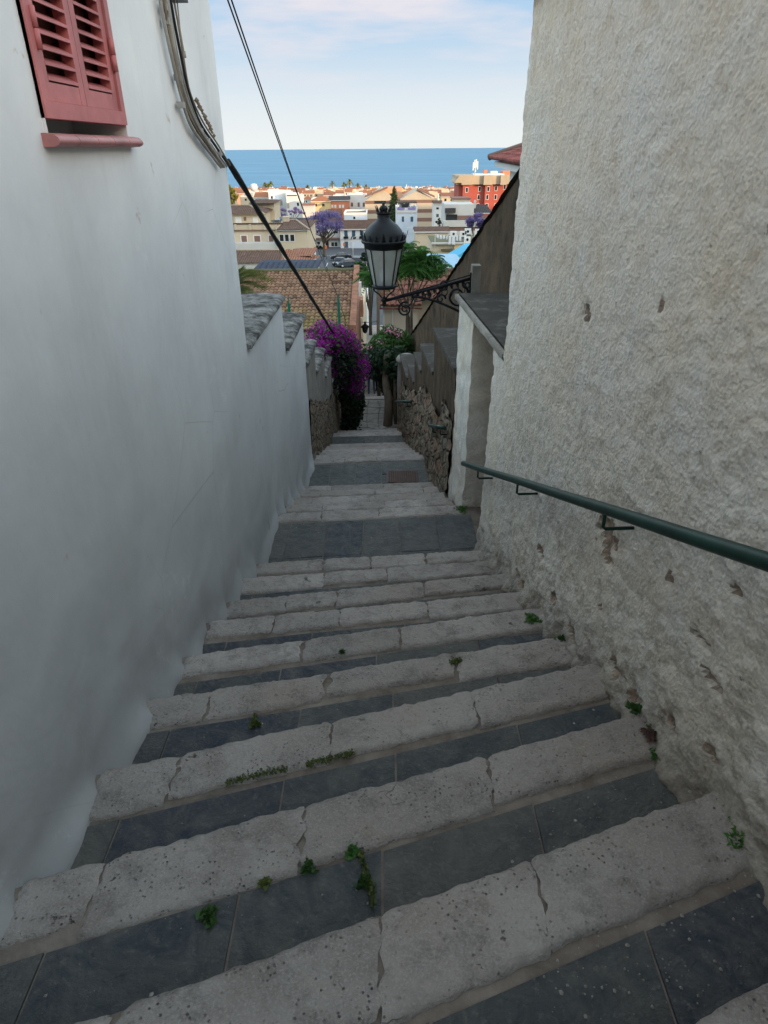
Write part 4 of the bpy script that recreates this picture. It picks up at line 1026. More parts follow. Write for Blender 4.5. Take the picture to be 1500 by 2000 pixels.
p = onstep(1266, 1443); weed(p+Vector((.0, 0, .02)), 60, .013, 'rust', 'dry reddish weed at the foot of the right wall between two green ones')
for j, (ua, va, ub, vb, lb_) in enumerate([(440, 1532, 560, 1503, 'strip of olive moss under the step edge, left of centre'), (600, 1495, 690, 1474, 'strip of olive moss under the step edge, nearer the centre'), (880, 1297, 900, 1292, 'short moss strip on the upper middle step'), (499, 1402, 497, 1417, 'moss line in the slab joint left of the fourth step'), (1265, 1420, 1330, 1540, 'dark moss line along the right wall foot by the corner slab'), (705, 1670, 730, 1770, 'moss line in the slab joint below the centre tuft')]):
    Cs = []
    for i in range(260):
        t_ = random.random(); p = onstep(ua+(ub-ua)*t_, va+(vb-va)*t_); Cs.append(p+Vector((random.gauss(0, .004), random.gauss(0, .008), .006+abs(random.gauss(0, .005)))))
    V, t = leaf_quads(np.array(Cs), .008, 1.6, -.3, tone=.4); tag(leaf_obj('moss', V, t, M['leaf_olive'], None, tuple(Cs[0])), lb_, 'moss')

mb = MB(); rd = random.Random(9)
for _ in range(420):
    if rd.random() < .5: u, v = rd.uniform(1050, 1490), rd.uniform(1480, 1990)
    else: u, v = rd.uniform(80, 1450), rd.uniform(1010, 1990)
    p = onstep(u, v); r_ = rd.choice([.0015, .002, .0025, .003, .005])*rd.uniform(.8, 1.3); mb.tone = rd.random()
    pts = [(p.x+r_*rd.uniform(.6, 1.3)*math.cos(a), p.y+r_*rd.uniform(.6, 1.3)*math.sin(a), p.z+.001) for a in (0, 1.2, 2.5, 3.8, 5.1)]
    n_ = len(pts); mb.add(pts+[(p.x, p.y, p.z+r_*1.1+.001)], [(i, (i+1) % n_, n_) for i in range(n_)])
tag(mb.build('grit', M['frame_grit'], None, (0, 2, -2)), 'light grit and stone crumbs scattered over the steps', 'grit', kind='stuff')

# ------------------------------------------------------------------ roofs with real tiles (close ones)
def tiled_roof(p00, p10, p01, p11, wave, row, mat, name, parent):
    """p00-p10 = eave, p01-p11 = ridge; barrel tiles laid in rows up the slope, tone per tile"""
    p00, p10, p01, p11 = map(Vector, (p00, p10, p01, p11)); nrm = (p10-p00).cross(p01-p00).normalized()
    if nrm.z < 0: nrm = -nrm
    W = max((p10-p00).length, (p11-p01).length); H = ((p01+p11)/2-(p00+p10)/2).length
    nw = max(2, int(W/wave)); nr = max(2, int(H/row)); mb = MB(); mb.smooth = True
    for r_ in range(nr):
        t0, t1 = r_/nr, (r_+1.12)/nr
        if t1 > 1: t1 = 1
        for c_ in range(nw):
            s0, s1 = c_/nw, (c_+1)/nw; P = []
            j = random.uniform(-.012, .012)
            for t_, lift in ((t0, .045), (t1, .012)):
                rowp = []
                for i in range(6):
                    s_ = s0+(s1-s0)*i/5
                    b = (p00.lerp(p10, s_)).lerp(p01.lerp(p11, s_), t_)
                    rowp.append(b+nrm*(lift+.30*wave*math.sin(math.pi*i/5)+j))
                P.append(rowp)
            mb.tone = random.random(); mb.grid(P)
            e = P[0]; mb.add([e[i] for i in range(6)]+[p-nrm*.05 for p in e], [(i, i+1, 7+i, 6+i) for i in range(5)])
    mb.smooth = False; mb.tone = .2; mb.add([p00, p10, p11, p01], [(0, 1, 2, 3)])
    return mb.build(name, mat, parent)

# big tiled roof below the garden walls
z_e, z_r = -5.86, -4.66
bt = thing('tiled_house', (-3.4, 26, -9.8), 'low house with a wide old terracotta roof, mossy near its lower edge', 'house')
mb = MB(); mb.box(-6.6, -1.25, 24.7, 30, -11.5, -5.95); mb.build('wall', M['w_beige'], bt)
tiled_roof((-6.8, 24.5, z_e), (-1.22, 24.5, z_e), (-6.8, 30, z_r), (-1.22, 30, z_r), .165, .27, M['tile_moss'], 'roof', bt)
mb = MB(); mb.smooth = True
for i in range(1): mb.tube([(-6.8, 30.05, z_r+.05), (-1.2, 30.05, z_r+.05)], .09, 8)
mb.build('ridge', M['w_moss'], bt)
mb = MB(); mb.box(-1.20, -.98, 24.45, 30.3, -10.8, -5.80)
for i in range(15): mb.tone = random.random(); mb.prism([(-1.21, 24.5+i*.39, -5.80+.0823*i), (-.97, 24.5+i*.39, -5.80+.0823*i), (-.97, 24.86+i*.39, -5.80+.0823*(i+1)), (-1.21, 24.86+i*.39, -5.80+.0823*(i+1))], (0, 0, .14))
tag(mb.build('brick_wall', M['brick'], None, (-1.1, 24.5, -9)), 'narrow brick party wall along the right edge of the old tiled roof', 'wall')
# small house with hip roof of barrel tiles
sh = thing('small_house', (.8, 28, -10), 'small beige house with a terracotta hip roof below the lamp bracket', 'house')
mb = MB(); mb.box(.07, 1.46, 28.0, 32, -11, -5.70); mb.box(1.46, 3.2, 28.6, 33, -11, -5.45); mb.build('wall', M['w_beige'], sh)
mb = MB(); mb.box(.02, .10, 27.95, 28.02, -11, -5.72); mb.box(.40, .45, 27.94, 28.0, -11, -5.72); mb.build('drainpipe', M['w_pale'], sh)
tiled_roof((-.15, 27.75, -5.66), (1.62, 27.75, -5.66), (.45, 30.2, -4.72), (1.75, 30.2, -4.72), .21, .34, M['tile_near'], 'roof', sh)
tiled_roof((-.15, 32.4, -5.66), (-.15, 27.75, -5.66), (.45, 30.9, -4.72), (.45, 30.2, -4.72), .21, .34, M['tile_near'], 'roof', sh)
tiled_roof((1.58, 28.1, -5.52), (3.4, 28.1, -5.40), (1.75, 30.4, -4.70), (3.4, 30.4, -4.62), .21, .34, M['tile_near'], 'roof', sh)
mb = MB(); mb.tube([(-.15, 27.72, -5.66), (.45, 30.2, -4.68), (1.75, 30.2, -4.66)], .09, 8); mb.tube([(-.17, 27.72, -5.74), (1.62, 27.72, -5.74)], .045, 6); mb.build('ridge', M['tile_near'], sh)
# house with the tiled eave on the upper right
eh = thing('house', (3.6, 15, -4), 'white house with red tiled eave above the sloping retaining wall', 'house')
ea, eb = atZ(1034, 322, -.30), atZ(957, 309, -.30); ed = (eb-ea).normalized(); en = Vector((ed.y, -ed.x, 0)); ea = ea-ed*3
LE = (eb-ea).length
def ew(a, b, z): p = ea+ed*a+en*b; return (p.x, p.y, z)
mb = MB(); mb.prism([ew(0, .55, -8), ew(LE-.9, .55, -8), ew(LE-.9, 7, -8), ew(0, 7, -8)], (0, 0, 7.5)); mb.build('wall', M['w_white'], eh)
mb = MB(); mb.prism([ew(-.4, .14, -.52), ew(LE-.15, .14, -.52), ew(LE-.15, 7.3, -.52), ew(-.4, 7.3, -.52)], (0, 0, .14)); mb.build('soffit', M['w_white'], eh)
tiled_roof(ew(-.5, 0, -.33), ew(LE, 0, -.33), ew(-.5, 3.6, .75), ew(LE-3.2, 3.6, .75), .19, .32, M['tile_red_near'], 'roof', eh)
tiled_roof(ew(LE, 0, -.33), ew(LE, 7.2, -.33), ew(LE-3.2, 3.6, .75), ew(LE-3.2, 3.7, .75), .19, .32, M['tile_red_near'], 'roof', eh)
mb = MB(); mb.smooth = True; mb.tube([ew(LE+.02, -.02, -.27), ew(LE-1.0, 1.1, .10), ew(LE-3.2, 3.6, .84), ew(-.5, 3.6, .84)], .10, 8); mb.build('ridge', M['w_brown'], eh)

# ------------------------------------------------------------------ town houses
WID = {}
def at_rect(u0, v0, u1, v1, Y):
    a = atY(u0, v0, Y); b = atY(u1, v1, Y); c = atY(u0, v1, Y); d = atY(u1, v0, Y)
    return (a.x+c.x)/2, (b.x+d.x)/2, (b.z+c.z)/2, (a.z+d.z)/2        # x0,x1,zlow,zhigh
class House:
    def __init__(s, name, u0, u1, vt, Y, depth, wall, label, cat='house', group=None, ybase=None):
        x0, x1, _, zt = at_rect(u0, vt, u1, vt+1, Y); s.x0, s.x1, s.zt, s.Y, s.D = x0, x1, zt, Y, depth
        s.zb = min(G(x0, Y), G(x1, Y+depth))-.5
        s.r = thing(name, ((x0+x1)/2, Y, s.zb+.5), label, cat, group)
        mb = MB(); mb.box(x0, x1, Y, Y+depth, s.zb, zt); s.wall = mb.build('wall', M[wall], s.r)
    def block(s, u0, u1, vt, vb, dy, depth, mat, name='wall'):
        x0, x1, zl, zh = at_rect(u0, vt, u1, vb, s.Y+dy); mb = MB(); mb.box(x0, x1, s.Y+dy, s.Y+dy+depth, zl, zh); return mb.build(name, M[mat], s.r)
    def band(s, vt, vb, mat, u0=None, u1=None, name='balcony', out=.25):
        if u0 is None: x0, x1 = s.x0, s.x1; zl, zh = atY(750, vb, s.Y).z, atY(750, vt, s.Y).z
        else: x0, x1, zl, zh = at_rect(u0, vt, u1, vb, s.Y)
        mb = MB(); mb.box(x0-.003, x1+.003, s.Y-out, s.Y+.1, zl, zh); return mb.build(name, M[mat], s.r)
    def roof(s, kind, vr, mat='tile_brown', over=.5, u0=None, u1=None):
        zr = atY(750, vr, s.Y+s.D/2).z if vr else s.zt+1.2
        zr = max(zr, s.zt+.5); x0, x1, y0, y1, z = s.x0-over, s.x1+over, s.Y-over, s.Y+s.D+over, s.zt+.003
        mb = MB(); ym_ = (y0+y1)/2; xm = (x0+x1)/2; w_ = (y1-y0)/2
        if kind == 'hip':
            w_ = min(w_, (x1-x0)/2-.2); a, b = (x0+w_, ym_, zr), (x1-w_, ym_, zr)
            c = [(x0, y0, z), (x1, y0, z), (x1, y1, z), (x0, y1, z)]
            mb.add(c+[a, b], [(0, 1, 5, 4), (1, 2, 5), (2, 3, 4, 5), (3, 0, 4), (3, 2, 1, 0)])
        elif kind == 'gable':
            mb.prism([(x0, y0, z), (x0, ym_, zr), (x0, y1, z)], (x1-x0, 0, 0))
        elif kind == 'front':
            mb.prism([(x0, y0, z), (xm, y0, zr), (x1, y0, z)], (0, y1-y0, 0))
        o = mb.build('roof', M[mat], s.r)
        if kind in ('hip', 'gable'):
            e = MB(); e.box(x0+.02, x1-.02, y0-.04, y0+.04, z-.22, z+.02); e.build('eaves', M['w_pale'], s.r)
        return o
    def flat(s, h=.8, mat=None, over=.06):
        mb = MB(); t = .25; x0, x1, y0, y1 = s.x0-over, s.x1+over, s.Y-over, s.Y+s.D+over
        for q in ((x0, x1, y0, y0+t), (x0, x1, y1-t, y1), (x0, x0+t, y0+t, y1-t), (x1-t, x1, y0+t, y1-t)): mb.box(*q, s.zt-.15, s.zt+h)
        mb.build('parapet', mat or M['w_pale'], s.r)
        mb = MB(); mb.box(s.x0+t, s.x1-t, s.Y+t, s.Y+s.D-t, s.zt, s.zt+.05); mb.build('roof', M['grey_roof' if random.random() < .4 else 'w_stone'], s.r)
    def win(s, u0, v0, u1, v1, frame='frame_white', pane='pane', name='window', fw=.12):
        x0, x1, zl, zh = at_rect(u0, v0, u1, v1, s.Y)
        f = MB(); f.box(x0, x1, s.Y-.05, s.Y+.05, zl, zh); fo = f.build(name, M[frame], s.r)
        k_ = (x1-x0); n = 2 if k_ > 1.4 and pane == 'pane' else 1; fw_ = min(fw, k_*.12)
        m_ = MB()
        for i in range(n): 
            a = x0+fw_+(k_-fw_)/n*i; m_.box(a, a+(k_-fw_)/n-fw_, s.Y-.065, s.Y, zl+fw_, zh-fw_)
        m_.build('pane', M[pane], fo)
    def win0(s, u0, v0, u1, v1, pane='pane', out=.04):
        x0, x1, zl, zh = at_rect(u0, v0, u1, v1, s.Y); m_ = MB(); m_.box(x0, x1, s.Y-out, s.Y, zl, zh); m_.build('window', M[pane], s.r)
    def chim(s, u, v, w_=.5, mat='w_cream'):
        p = atY(u, v, s.Y+s.D*.5); m_ = MB(); m_.box(p.x-w_, p.x+w_, p.y-w_, p.y+w_, s.zt-.5, p.z); m_.box(p.x-w_*1.2, p.x+w_*1.2, p.y-w_*1.2, p.y+w_*1.2, p.z+.003, p.z+.15); m_.build('chimney', M[mat], s.r)

# --- villa on the left
h = House('villa', 420, 549, 450, 88, 5, 'w_cream', 'cream villa with white framed windows and brown tiled roofs, left of the stairs view', 'villa')
h.block(420, 514, 418, 452, 5.2, 8, 'w_cream'); h.block(540, 601, 449, 500, -2.0, 11, 'w_cream'); h.block(488, 536, 397, 430, 12, 6, 'w_cream')
h.block(420, 549, 437.5, 449, -.05, .25, 'w_cream', 'parapet'); h.block(420, 551, 436, 438.3, -.15, .5, 'tile_brown', 'coping'); h.block(420, 549, 449, 451, -.25, .5, 'w_brown', 'cornice')
for u in (460, 488, 517): h.block(u-2, u+2, 438, 449, -.25, .35, 'w_cream', 'pillar')
for a, b in ((448, 459), (470, 484), (495, 510), (524, 535)): h.win(a, 458.5, b, 474, 'frame_white', 'w_brown', fw=.25)
sv = h.Y; h.Y = 86.0
h.block(540, 601, 447.5, 451, -.3, .5, 'frame_white', 'cornice')
for a, b in ((545.5, 555), (556, 565), (566, 576)): h.win(a, 457, b, 472, 'frame_white', 'pane', fw=.25)
h.Y = sv+5.2
h.win0(460, 423, 471.5, 439, 'frame_white'); h.win0(494, 424, 504, 440, 'frame_white'); h.win0(476, 424, 481, 431, 'w_brown'); h.win0(448, 427, 456, 436, 'w_stone'); h.Y = sv
def hiproof(h, u0, u1, ve, ur0, ur1, vr, Y0, Y1, mat, ridge=True):
    a, b = atY(u0, ve, Y0), atY(u1, ve, Y0); ze = (a.z+b.z)/2; c, d = atY(ur0, vr, (Y0+Y1)/2), atY(ur1, vr, (Y0+Y1)/2); zr = max(c.z, ze+.3)
    k_ = MB(); k_.add([(a.x, Y0, ze), (b.x, Y0, ze), (b.x, Y1, ze), (a.x, Y1, ze), (c.x, (Y0+Y1)/2, zr), (d.x, (Y0+Y1)/2, zr)], [(0, 1, 5, 4), (1, 2, 5), (2, 3, 4, 5), (3, 0, 4), (3, 2, 1, 0)])
    r_ = k_.build('roof', M[mat], h.r)
    if ridge:
        k_ = MB(); 
        for q in (((a.x, Y0, ze), (c.x, (Y0+Y1)/2, zr)), ((b.x, Y0, ze), (d.x, (Y0+Y1)/2, zr)), ((c.x, (Y0+Y1)/2, zr), (d.x, (Y0+Y1)/2, zr))): k_.tube(q, .11, 5)
        k_.build('ridge', M['w_stone'], r_)
hiproof(h, 415, 517, 418.5, 440, 487, 401, 92.5, 101, 'tile_brown'); hiproof(h, 539, 604, 448, 556, 578, 429, 85.4, 97.5, 'tile_brown'); hiproof(h, 485, 538, 397, 500, 522, 391, 99, 106, 'tile_brown', False)
h.chim(559, 425, .35); h.block(420, 552, 475, 488, -1.5, 1.6, 'w_pale', 'terrace')
# --- lower annexes under the villa
h = House('house', 440, 556, 513, 72, 3, 'w_white', 'white single storey house with a long brown tiled roof, directly below the cream villa')
hiproof(h, 435, 560, 513, 430, 548, 489, 71.5, 80, 'tile_brown')
h = House('round_house', 568, 592, 514, 71, 4, 'w_white', 'small white house with a fan shaped terracotta roof beside the long brown roof')
ap = atY(556, 486, 76); k_ = MB(); c_ = atY(566, 509, 75); pts = []
for i in range(15):
    a = math.pi*1.02+math.pi*1.05*i/14; pts.append((c_.x+.6+2.6*math.cos(a), 75+3.6*math.sin(a), atY(585, 507, 73).z))
k_.add([(ap.x+.3, 76, ap.z)]+pts, [(0, i, i+1) for i in range(1, 15)]); k_.build('roof', M['tile_red'], h.r)
for a, b in ((572, 576), (580, 585)): h.win0(a, 515, b, 521)
h = House('house', 588, 609, 501, 74, 5, 'w_white', 'white annex with two small windows at the corner of the car park')
hiproof(h, 575, 611, 500, 572, 600, 492, 73.5, 80, 'tile_red', False)
h.win(590, 503, 595, 511); h.win(599, 503, 606, 511); h.win0(593, 514, 606, 520, 'w_beige')
h = House('house', 494, 612, 531, 60, 6, 'w_beige', 'low house with a dark blue grey hipped roof behind the old tiled roof')
hiproof(h, 489, 618, 531, 508, 590, 516, 59.5, 66.5, 'slate_roof', False)
# --- houses by the car park
h = House('house', 664, 745, 447, 161, 8, 'w_white', 'white house with blue shuttered balcony windows and brown roof at the car park')
h.roof('gable', 429, 'tile_brown', .4)
for u in (672.5, 687.5, 703): 
    h.win0(u, 450, u+6.5, 465.5, 'shutter_blue'); h.block(u-1.5, u+8, 462, 466.5, -.5, .08, 'iron', 'balcony')
h.win0(673, 472, 680, 484, 'shutter_blue'); h.band(466.5, 468, 'w_pale', 664, 745, 'cornice', .12); h.block(686, 722, 471, 486, -.3, .3, 'shutter_brown' if 0 else 'w_blue', 'shopfront')
h.win0(690, 474, 703, 484)
h = House('house', 607, 663, 440, 163, 9, 'w_pale', 'off white two storey house with a projecting balcony, behind the large jacaranda')
h.roof('gable', 420, 'tile_brown', .4)
h.win(617, 449, 623, 457); h.win(634, 449, 642, 457); h.win(650, 449, 661, 457); h.band(463, 465, 'w_brown', None, None, 'canopy', 1.2); h.win0(636, 470, 642, 484, 'rubber'); h.win(646, 472, 660, 482); h.win(619, 471, 626, 478)
h = House('house', 640, 665, 424, 178, 8, 'w_white', 'narrow white gabled house showing its red brown roof above the jacaranda'); h.roof('gable', 407, 'tile_brown', .2)
h = House('house', 562, 609, 441, 168, 8, 'w_beige', 'house with a low dark roof between the villa and the large jacaranda'); h.roof('gable', 424, 'grey_roof', .3)
h = House('house', 672, 716, 419, 195, 10, 'w_blue', 'bluish white flat roofed house behind the shuttered house'); h.flat(.5, M['w_white']); h.win0(690, 423, 694, 428)
h = House('town_house', 774, 815, 410, 172, 9, 'w_blue', 'narrow bluish white town house with a roof terrace, right of the lantern', 'house')
h.block(780, 800, 396, 411, 2, 3, 'w_blue'); h.block(776, 814, 394.5, 397, .2, 5, 'grey_roof', 'pergola')
for u in (776, 788.5, 801, 812.5): h.block(u, u+1.6, 396, 410, .25, .2, 'w_blue', 'post')
h.win0(785, 398, 797, 409); h.flat(.5, M['w_white'])
for (a, b) in ((784, 790), (801, 808)): h.win(a, 422, b, 434, 'frame_white', 'shutter_blue')
h.win(795, 444, 808, 456, 'frame_white', 'w_blue'); h.band(414, 416, 'w_pale', name='cornice', out=.15)
h.block(776, 790, 405.5, 409.5, -.2, .1, 'jac_wall', 'planter'); h.block(797, 812, 405.5, 409.5, -.2, .1, 'jac_wall', 'planter')
h = House('house', 713, 775, 392, 240, 14, 'w_beige', 'left gable of the beige apartment block striped with brown window bands', 'apartments')
h.roof('front', 366, 'w_beige', .1); 
def gline(h, u0, v0, u1, v1, mat, Y, t=.5):
    a, b = atY(u0, v0, Y), atY(u1, v1, Y); k_ = MB(); k_.prism([a, b, b+Vector((0, 0, t)), a+Vector((0, 0, t))], (0, 3, 0)); k_.build('verge', M[mat], h.r)
gline(h, 712, 386, 757, 368, 'w_brown', 239.2)
for va, vb in ((392, 398), (410, 417), (427, 433)): h.band(va, vb, 'w_brown', name='window_band', out=.05)
h.win(731, 389, 754, 398); h.block(751, 785, 366, 400, 3, 8, 'w_orange2'); h.win0(762, 378, 768, 384)
h = House('house', 782, 848, 390, 236, 14, 'w_beige', 'right gable of the beige apartment block striped with brown window bands', 'apartments')
h.roof('front', 369, 'w_beige', .1); gline(h, 815, 371, 849, 386, 'w_brown', 235.2)
for va, vb in ((391, 397), (409, 416), (426, 433)): h.band(va, vb, 'w_brown', name='window_band', out=.05)
for u in (818, 830, 842): h.win0(u, 411, u+4, 415)
h.block(798, 812, 440, 450, -3, 3, 'w_pale', 'annex')
h = House('house', 848, 864, 398, 214, 8, 'w_white', 'small white house squeezed between the striped apartments and the grey roofed house'); h.win0(852, 405, 857, 409); h.win0(852, 418, 857, 424, 'shutter_blue'); h.roof('gable', 392, 'tile_brown', .2)
# grey roofed house on the right
h = House('villa', 868, 960, 432, 150, 4, 'w_pale', 'cream terraced villa with a dark grey roof and long balconies', 'villa')
h.block(868, 925, 399, 440, 2.5, 8, 'w_pale'); h.block(886, 918, 388.5, 410, 10, 5, 'w_cream'); h.block(884, 920, 387, 389.5, 9.7, 6, 'w_brown', 'cornice')
hiproof(h, 888, 962, 416, 887, 950, 400, 153, 161, 'grey_roof', False); h.block(888, 960, 416, 418, 3, .4, 'w_pale', 'eaves')
h.block(870, 890, 407, 416, 1.6, 3, 'grey_roof', 'canopy'); h.block(871, 893, 419, 431, 2.3, .4, 'pane', 'window'); h.block(893, 955, 421, 431, 2.2, .4, 'w_brown', 'window_band'); h.block(868, 960, 431, 443, -.4, .4, 'w_pale', 'balcony')
h.block(873, 960, 443.5, 450.5, -.1, .12, 'w_brown', 'window_band'); 
for u in (884, 897): h.win(u, 443.5, u+9, 450.5, 'frame_white')
h.block(926, 930, 391, 407, 5, .6, 'w_pale', 'chimney')
h = House('house', 812, 876, 452, 138, 6, 'w_cream', 'long low house with a faded pinkish tiled roof below the striped apartments'); h.roof('gable', 443, 'tile_brown', .3)
# yellow house with the laundry
h = House('house', 843, 900, 476, 95, 9, 'w_cream', 'cream and yellow house with a flat roof where white laundry dries', 'house')
h.block(887, 935, 476, 520, -.6, 9, 'w_yellow'); h.block(843, 935, 474, 477, -.8, .4, 'w_pale', 'cornice')
h.block(846, 935, 462, 464, 9.1, .5, 'w_pale', 'parapet'); h.block(843, 940, 475.3, 475.8, -.2, 9.4, 'w_moss', 'roof'); h.block(873, 884, 498, 512, -.2, .3, 'frame_white', 'window'); h.win0(875, 501, 882, 512, 'shutter_blue')
h.block(862, 884, 487, 490, -.6, .8, 'w_moss', 'awning')
acs = []
for i, (u, v) in enumerate([(886, 457), (905, 457), (914, 452), (934, 453), (913, 468)]):
    p = atY(u, v, 97-(i == 4)*1.4); rt = thing('air_conditioner', (p.x, p.y, p.z-.4), 'white air conditioning unit with a dark round fan on the laundry roof', 'air conditioner', 'air conditioners on the yellow house roof')
    k_ = MB(); k_.box(p.x-.42, p.x+.42, p.y, p.y+.35, p.z-.35, p.z+.35); k_.build('casing', M['frame_white'], rt)
    k_ = MB(); k_.tube([(p.x, p.y-.02, p.z), (p.x, p.y+.01, p.z)], .17, 14); k_.build('fan', M['rubber'], rt)
    k_ = MB(); k_.box(p.x-.4, p.x+.4, p.y+.02, p.y+.3, p.z-.62 if i < 4 else p.z-.5, p.z-.352); k_.build('bracket', M['grey_cloth'], rt)
ln = [atY(u, v, 94.0) for u, v in ((850, 457), (880, 461), (908, 460))]
k_ = MB(); k_.tube(curve_pts(ln, 6), .02, 4)
for p in (ln[0], ln[2]): k_.tube([p, (p.x, p.y, p.z-2.4)], .03, 5)
tag(k_.build('washing_line', M['frame_white'], None, tuple(ln[0])), 'washing line strung over the flat roof of the cream and yellow house', 'washing line')
for i, (u, w_, hgt) in enumerate([(855, 4.5, 7), (861, 4.5, 8), (867, 4.5, 7), (873, 3, 8), (879, 5, 17), (886, 6, 18), (893, 4, 11), (899, 4, 12)]):
    v0 = 457.5+abs(3-abs(u-880)/10)*1.0; x0, x1, zl, zh = at_rect(u-w_/2, v0, u+w_/2, v0+hgt, 93.95)
    k_ = MB(); k_.smooth = True; k_.grid([[(x0+(x1-x0)*a/6, 93.95+.05*math.sin(a*2.1+i)*(b/4), zh+(zl-zh)*b/4+.04*math.sin(a+i)) for a in range(7)] for b in range(5)])
    tag(k_.build('laundry', M['cloth'], None, (x0, 93.9, zh)), ['short white cloth on the washing line, %s' % s_ for s_ in ('leftmost', 'second from left', 'third from left', 'fourth from left')][i] if i < 4 else ['long white sheet on the washing line, left one', 'long white sheet on the washing line, right one', 'medium white cloth right of the long sheets', 'medium white cloth at the right end of the line'][i-4], 'laundry')
# blue canopies
p = atY(905, 496, 52); k_ = MB(); k_.prism([p+Vector((-.95, 0, -.42)), p+Vector((.3, 0, .30)), p+Vector((1.2, 0, .5)), p+Vector((1.2, 0, -.3))], (0, 3, .0)); rt = thing('canopy', tuple(p), 'bright blue canvas canopy with a white edge by the retaining wall', 'canopy')
k_.build('canvas', M['blue_bright'], rt); k_ = MB(); k_.prism([p+Vector((-.98, -.03, -.60)), p+Vector((-.98, -.03, -.42)), p+Vector((.3, -.03, -.1)), p+Vector((.3, -.03, -.32))], (0, .02, 0)); k_.build('trim', M['frame_white'], rt)
for dx in (-.9, 1.1): 
    k_ = MB(); k_.tube([p+Vector((dx, .1, -.5)), p+Vector((dx, .1, -4.5))], .05, 6); k_.build('post', M['frame_white'], rt)
h = House('shed', 786, 905, 547, 40, 10, 'w_pale', 'long white shed with a pale blue roof behind the feathery tree', 'shed')
a = atY(786, 547, 40); b = atY(905, 547, 40); k_ = MB(); k_.smooth = True
k_.grid([[(a.x-.2+(b.x-a.x+.4)*i/12, 39.8+10.4*j/8, a.z+.02+.55*math.sin(math.pi*j/8)) for i in range(13)] for j in range(9)]); k_.build('roof', M['blue_sheet'], h.r)
# red building
h = House('apartment_building', 896, 1010, 358, 262, 16, 'w_red', 'red apartment building with stone parapet and white windows on the right', 'apartments')
h.block(892, 1012, 343, 360, -1.2, 17, 'w_stone', 'parapet'); 
for a, b in ((902, 922), (945, 962), (978, 990)): h.block(a, b, 342, 361, -2.4, 1.25, 'w_stone', 'parapet_bay')
h.block(903, 921, 361, 425, -1.5, 1.6, 'w_red', 'bay'); h.block(946, 961, 361, 425, -1.5, 1.6, 'w_red', 'bay')
k_ = MB(); a = atY(888, 357, 260); b = atY(897, 343, 260); k_.prism([(a.x, 259.5, a.z), (b.x+1, 259.5, a.z), (b.x+1, 259.5, b.z), (b.x, 259.5, b.z)], (0, 17, 0)); k_.build('eaves', M['w_stone'], h.r)
sv = h.Y; 
for (u, v, y_) in ((934, 364, 0), (951, 364, -1.5), (966, 363, 0), (983, 360, 0), (932, 380, 0), (949, 380, -1.5), (965, 380, 0), (931, 397, 0), (948, 397, -1.5), (965, 397, 0), (909, 366, -1.5), (909, 384, -1.5)):
    h.Y = sv+y_; h.win(u, v, u+5.5, v+10, 'frame_white', fw=.35)
h.Y = sv
h.block(925, 985, 339.5, 343.5, 3, 6, 'w_white', 'penthouse'); h.block(982, 1003, 334, 344, 4, 6, 'w_orange', 'penthouse'); h.block(945, 952, 332, 343, 5, 2, 'w_orange', 'chimney'); h.block(958, 972, 334, 343, 4, 2, 'w_pale', 'penthouse')
rt = thing('antenna_mast', tuple(atY(928, 338, 262)), 'cluster of white antenna panels on the red building roof', 'antenna')
for i, (u, v) in enumerate(((923.5, 317), (926.5, 312), (929.5, 311), (932, 315), (928, 320))):
    x0, x1, zl, zh = at_rect(u, v, u+1.9, v+16, 262+.4*i); k_ = MB(); k_.box(x0, x1, 262+.4*i, 262.3+.4*i, zl, zh); k_.build('panel', M['frame_white'], rt)
k_ = MB(); p = atY(928.5, 318, 262.8); k_.tube([p, (p.x, p.y, p.z-5.6)], .15, 6); k_.build('mast', M['w_pale'], rt)
# --- sunlit houses in the middle distance
def W6(h, us, vs, w_=4, hh=7, pane='w_brown'):
    for v in vs:
        for u in us: h.win0(u, v, u+w_, v+hh, pane)
h = House('house', 680, 715, 384, 262, 10, 'w_white', 'modern white house with six tall brown windows, left of the striped apartments'); W6(h, (685.5, 698.5, 708.5), (395.5,), 4, 8); W6(h, (685.5, 697, 708.5), (410,), 5, 6); h.flat(.6, M['w_white']); h.block(694, 708, 376, 385, 2, 3, 'w_white', 'water_tank')
h = House('house', 643, 681, 391, 256, 9, 'w_orange', 'orange red house with a grey brown roof and a row of white windows'); h.roof('gable', 382, 'grey_roof', .3)
for u in (647, 653, 662, 668): h.win0(u, 400, u+4, 406, 'frame_white')
h = House('house', 607, 645, 393, 254, 9, 'w_yellow', 'yellow house under an orange tiled roof, above the large jacaranda'); h.roof('hip', 381, 'tile_orange', .3); h.win0(615, 398, 619, 403); h.win0(629, 398, 634, 403)
h = House('house', 559, 588, 386, 268, 9, 'w_white', 'white cubic house with a dark strip window in the sun'); h.win0(560, 381, 580, 385); h.win0(561, 397, 565, 407, 'w_stone'); h.block(558, 581, 377, 386, 2, 5, 'w_white'); h.flat(.5, M['w_white']); h.win0(580, 396, 584, 402)
h = House('house', 524, 560, 376, 274, 9, 'w_white', 'tall white stepped house with blue shaded side, left of the cubic house'); h.win0(529, 383, 533, 388); h.block(524, 545, 391, 430, -5, 5, 'w_blue'); h.win0(548, 392, 552, 401, 'w_stone'); h.flat(.4, M['w_white'])  # front block coloured bluish to imitate the shaded side of white walls
h = House('house', 497, 527, 385, 280, 9, 'w_white', 'white house with an orange gable roof above the villa roofs'); h.roof('gable', 373, 'tile_orange', .3); h.win0(505, 390, 509, 395); h.win0(514, 390, 518, 395)
h = House('house', 470, 500, 384, 296, 9, 'w_cream', 'cream flat house between the leafy tree and the orange gable roof'); h.flat(.4); h.win0(478, 388, 482, 392); h.win0(490, 388, 494, 392)
